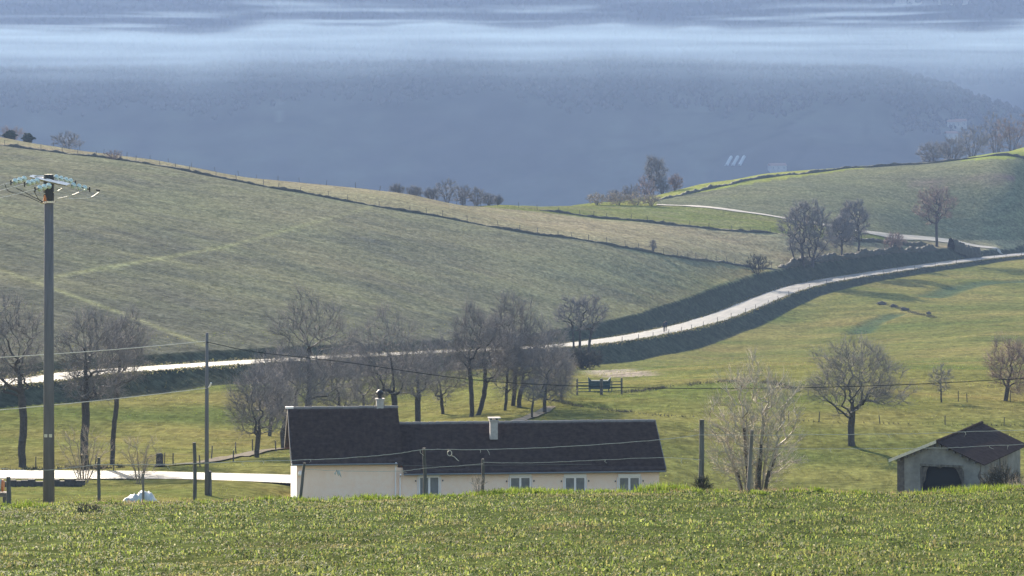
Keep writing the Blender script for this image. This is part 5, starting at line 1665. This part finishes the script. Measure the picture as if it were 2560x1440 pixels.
for i, (px, py, w_, h) in enumerate([(1943, 428, 14, 4), (2386, 322, 12, 5), (2402, 318, 9, 5), (2378, 348, 10, 4)]):
    D_ = find_far(hf1, px, py, 2500, 3350)
    far_house(['pale farm building just above the bright strip on the right', 'largest pale house of the hamlet in the haze at right', 'small pale house of the hamlet in the haze at right', 'lower pale house of the hamlet in the haze at right'][i], px, None, w_, 7, h, hf1, D_, 'houses in the valley haze', rot=(.3, -.2, .1, .2)[i])
for i, px in enumerate((1822, 1838, 1854)):
    D_ = find_far(hf1, px, 405, 2500, 3350)
    x = (px - 1280) * A * D_; z = float(hf1(np.array([px], float), np.array([D_]))[0])
    t = thing('polytunnel', ['left of three pale polytunnels in the valley', 'middle of three pale polytunnels in the valley', 'right of three pale polytunnels in the valley'][i], 'polytunnel', (x, D_, z), -.35, 'polytunnels')
    V = []; nn_ = 9
    for yy in (-7, 7):
        for k_ in range(nn_):
            a = pi * k_ / (nn_ - 1); V.append((1.5 * cos(a), yy, .2 + yy * .48 + 1.5 * sin(a)))
    MB().add(V, [(k_, k_ + 1, k_ + 1 + nn_, k_ + nn_) for k_ in range(nn_ - 1)] + [tuple(range(nn_)), tuple(range(nn_, 2 * nn_))[::-1]]).build('cover', M['poly'], t)
    MB().box(-.8, .8, -7.2, -7.05, -3.1, -2.0).build('door', M['far_pane'], t)

# ------------------------------------------------------------------ grass
def blades(x, y, z, h, wd, az, bend, col_, mat_, name, label, rs):
    """bent leaves: five points, three faces each"""
    n_ = len(x)
    cx, sx = np.cos(az), np.sin(az)
    side = np.stack([-sx, cx, np.zeros(n_)], 1); fw = np.stack([cx, sx, np.zeros(n_)], 1)
    b = np.stack([x, y, z], 1)
    mid = b + fw * (h * bend * .35)[:, None] + np.array([0, 0, 1]) * (h * .6)[:, None]
    tip = b + fw * (h * bend)[:, None] + np.array([0, 0, 1]) * (h * (1.0 - .45 * bend))[:, None]
    V = np.stack([b - side * (wd * .35)[:, None], b + side * (wd * .35)[:, None], mid - side * (wd * .5)[:, None], mid + side * (wd * .5)[:, None], tip], 1).reshape(-1, 3)
    i = np.arange(n_)[:, None] * 5
    me = mk(name, V, [np.hstack([i, i + 1, i + 3, i + 2]), np.hstack([i + 2, i + 3, i + 4])])
    point_color(me, 'col', np.repeat(col_, 5, axis=0))
    o = struct(name, me, mat_, 'stuff', label)
    return o
r = np.random.default_rng(77)
def palette(n_, base, var, rs, hi=None, p=0.0):
    c = np.asarray(base)[rs.integers(0, len(base), n_)] * rs.uniform(1 - var, 1 + var, (n_, 1))
    if hi is not None:
        k_ = rs.random(n_) < p
        c[k_] = np.asarray(hi) * rs.uniform(.8, 1.1, (k_.sum(), 1))
    return np.clip(c, 0, .9)
# the near field: clover-like leaves, thin and thick patches
n_ = 320000
D_ = np.sqrt(r.uniform(48 ** 2, 97 ** 2, n_)); u_ = r.uniform(-1, 1, n_)
x, y = u_ * (.165 * D_ + 3), D_
cl = n2d(x, y, 2.2, 71) + .7 * n2d(x, y, .8, 72)
keep = r.random(n_) < np.clip(.62 + .55 * cl, .12, 1)
x, y, cl = x[keep], y[keep], cl[keep]; m_ = len(x)
z = H(x, y) - .015
dry = n2d(x, y, 9, 73) + .6 * n2d(x, y, 3, 74)
h = np.clip(.06 + .055 * cl + r.normal(0, .022, m_), .02, .2)
c = palette(m_, [(.125, .165, .045), (.165, .195, .058), (.06, .085, .028), (.215, .23, .075), (.175, .16, .075), (.045, .065, .025)], .25, r, (.36, .35, .22), .012)  # sparse pale leaves put bright glints into the colour
c = c + (np.array((.20, .16, .09)) - c) * (np.clip(dry - .2, 0, 1) * .8)[:, None]
c = c * (1 + .28 * n2d(x, y, 5, 76) + .15 * n2d(x, y, 14, 77))[:, None]
h = h * np.clip(1 + .5 * n2d(x, y, 4, 78), .4, 1.6)
blades(x, y, z, h, r.uniform(.01, .034, m_), r.uniform(0, 2 * pi, m_), r.uniform(.2, 1.5, m_), c, M['leaf'], 'meadow_grass', 'short leafy meadow in the foreground', r)
# taller fringe and tufts on the crest
tx, ty, tn = [], [], []
for px, D0, nb, sp, hh_ in [(920, 91, 420, .22, .24), (1290, 90.5, 700, .5, .2), (1225, 90.5, 300, .3, .15), (1660, 92, 700, .35, .28), (1395, 91, 300, .4, .15), (1060, 91, 260, .25, .17), (1490, 91, 260, .4, .16), (2420, 91, 700, .5, .24), (2540, 91, 400, .4, .2), (2310, 91, 300, .5, .14), (2120, 92, 300, .6, .15), (640, 91, 250, .4, .12), (60, 90, 200, .4, .12), (430, 90, 300, .6, .12)]:
    a = r.normal(0, sp, nb); b = r.normal(0, sp, nb)
    tx.append((px - 1280) * A * D0 + a); ty.append(D0 + b); tn.append(np.full(nb, hh_))
for q_ in range(150):
    px_ = r.uniform(-60, 2620); D0 = r.uniform(88, 93); nb = int(r.uniform(25, 110)); sp = r.uniform(.05, .16)
    tx.append((px_ - 1280) * A * D0 + r.normal(0, sp, nb)); ty.append(D0 + r.normal(0, sp, nb)); tn.append(np.full(nb, r.uniform(.06, .2)))
x, y, hb = np.concatenate(tx), np.concatenate(ty), np.concatenate(tn); m_ = len(x)
z = H(x, y) - .02
blades(x, y, z, hb * r.uniform(.6, 1.3, m_), r.uniform(.01, .02, m_), r.uniform(0, 2 * pi, m_), r.uniform(.1, .8, m_), palette(m_, [(.13, .18, .035), (.17, .20, .045), (.10, .14, .03)], .2, r), M['leaf'], 'crest_tufts', 'bright grass tufts on the crest by the fence', r)
# dry weeds on the crest, mostly right of the farmhouse and around the poles
n_ = 14000
px = np.concatenate([r.uniform(-40, 2600, 3500), r.uniform(1680, 2600, n_ // 2), r.uniform(60, 640, n_ // 3), r.normal(1190, 25, 250), r.normal(1755, 30, 500), r.normal(2250, 60, 500)]); m_ = len(px)
D_ = r.uniform(89.5, 96, m_); x, y = (px - 1280) * A * D_, D_
k_ = r.random(m_) < np.clip(.5 + n2d(x, y, 3, 75), .05, 1); x, y = x[k_], y[k_]; m_ = len(x)
z = H(x, y) - .02
blades(x, y, z, r.uniform(.05, .2, m_), r.uniform(.006, .014, m_), r.uniform(0, 2 * pi, m_), r.uniform(.2, 1.1, m_), palette(m_, [(.22, .16, .10), (.30, .23, .15), (.15, .10, .07), (.17, .17, .06)], .25, r), M['leaf'], 'dry_weeds_fringe', 'brown dry weeds along the crest', r)
# pasture tussocks
n_ = 150000
D_ = 105 * np.exp(r.uniform(0, 1, n_) ** .8 * math.log(700 / 105)); u_ = r.uniform(-.155, .155, n_)
x, y = u_ * D_, D_
z, dd_ = H_full(x, y)
k_ = (np.abs(dd_) > ROADW / 2 + .25) & (dd_ < 12)
px = 1280 + x / y / A; py = YH - z / y / A
k_ &= ~((y > 194) & (y < 231) & (np.abs(py - np.interp(px, [0, 350, 725, 1000], [1189, 1190, 1200, 1212])) < 20) & (px < 1010))
k_ &= ~((y > 195) & (y < 212) & (px > 725) & (px < 1665))
pn = n2d(x, y, 6, 81) + n2d(x, y, 2.4, 82)
k_ &= r.random(n_) < np.clip(.5 + .5 * pn, .08, 1)
x, y, z, dd_ = x[k_], y[k_], z[k_], dd_[k_]; m_ = len(x)
wn_ = np.clip(.5 + .9 * n2d(x, y, 55, 1) + .4 * n2d(x, y, 17, 2), 0, 1)[:, None]
c = palette(m_, [(.10, .145, .035), (.13, .16, .04), (.085, .12, .035)], .25, r)
c = c + (np.array((.24, .20, .085)) - c) * wn_ * .6
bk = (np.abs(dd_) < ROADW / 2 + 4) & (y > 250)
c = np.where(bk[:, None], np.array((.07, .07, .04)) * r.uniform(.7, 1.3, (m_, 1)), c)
hg = np.clip(.08 + .04 * n2d(x, y, 6, 81) + r.normal(0, .02, m_), .04, .2) * np.clip(y / 260, .8, 1.3)
blades(x, y, z - .02, hg, hg * r.uniform(.35, .9, m_), r.uniform(0, 2 * pi, m_), r.uniform(.2, 1.0, m_), c, M['tuft'], 'pasture_grass', 'tussocky grass on the pastures', r)
# crop rows and stubble tufts on the big field and the dry strip
n_ = 90000
D_ = r.uniform(330, 800, n_); u_ = r.uniform(-.155, .11, n_)
x, y = u_ * D_, D_
z, dd_ = H_full(x, y)
px = 1280 + x / y / A
lim = np.interp(px, [-400, 0, 400, 800, 1200, 1500, 1700, 1900], [730, 720, 700, 690, 690, 700, 716, 748])
k_ = (dd_ > ROADW / 2 + 3) & (r.random(n_) < np.clip(.5 + .55 * (n2d(x, y, 5, 91) + n2d(x, y, 14, 92)), .06, 1))
x, y, z, px, lim, dd_ = x[k_], y[k_], z[k_], px[k_], lim[k_], dd_[k_]; m_ = len(x)
c = np.where((y < lim)[:, None], palette(m_, [(.12, .135, .065), (.14, .15, .085), (.10, .105, .08)], .2, r), palette(m_, [(.25, .20, .12), (.20, .165, .095)], .2, r))
hg = r.uniform(.05, .11, m_)
blades(x, y, z - .02, hg, hg * r.uniform(.8, 2.0, m_), r.uniform(0, 2 * pi, m_), r.uniform(.2, 1.0, m_), c, M['tuft'], 'field_grass', 'sparse crop and stubble tufts on the hillside fields', r)

s_ = RDENSE[(RDENSE[:, 1] > 300) & (RDENSE[:, 1] < 930)]
n_ = 26000
i_ = r.integers(1, len(s_) - 1, n_); f_ = r.random((n_, 1))
q = s_[i_, :2] * (1 - f_) + s_[i_ + 1 if False else i_ - 1, :2] * f_
tt = s_[i_, :2] - s_[i_ - 1, :2]; tt /= np.linalg.norm(tt, axis=1, keepdims=True)
sd_ = np.where(r.random(n_) < .5, 1, -1)
lat = sd_ * (ROADW / 2 + r.normal(0, .22, n_) + .28 * n2d(q[:, 0], q[:, 1], 9, 95) + .12)
q = q + np.stack([-tt[:, 1], tt[:, 0]], 1) * lat[:, None]
z = np.maximum(H(q[:, 0], q[:, 1]), np.where(np.abs(lat) < ROADW / 2 + .1, s_[i_, 2] - .05, -999))
hg = r.uniform(.08, .28, n_)
blades(q[:, 0], q[:, 1], z - .02, hg, hg * r.uniform(.3, .9, n_), r.uniform(0, 2 * pi, n_), r.uniform(.2, 1.2, n_), palette(n_, [(.13, .13, .06), (.19, .16, .09), (.09, .10, .045)], .3, r), M['tuft'], 'verge_grass', 'rough grass growing over the edges of the road', r)
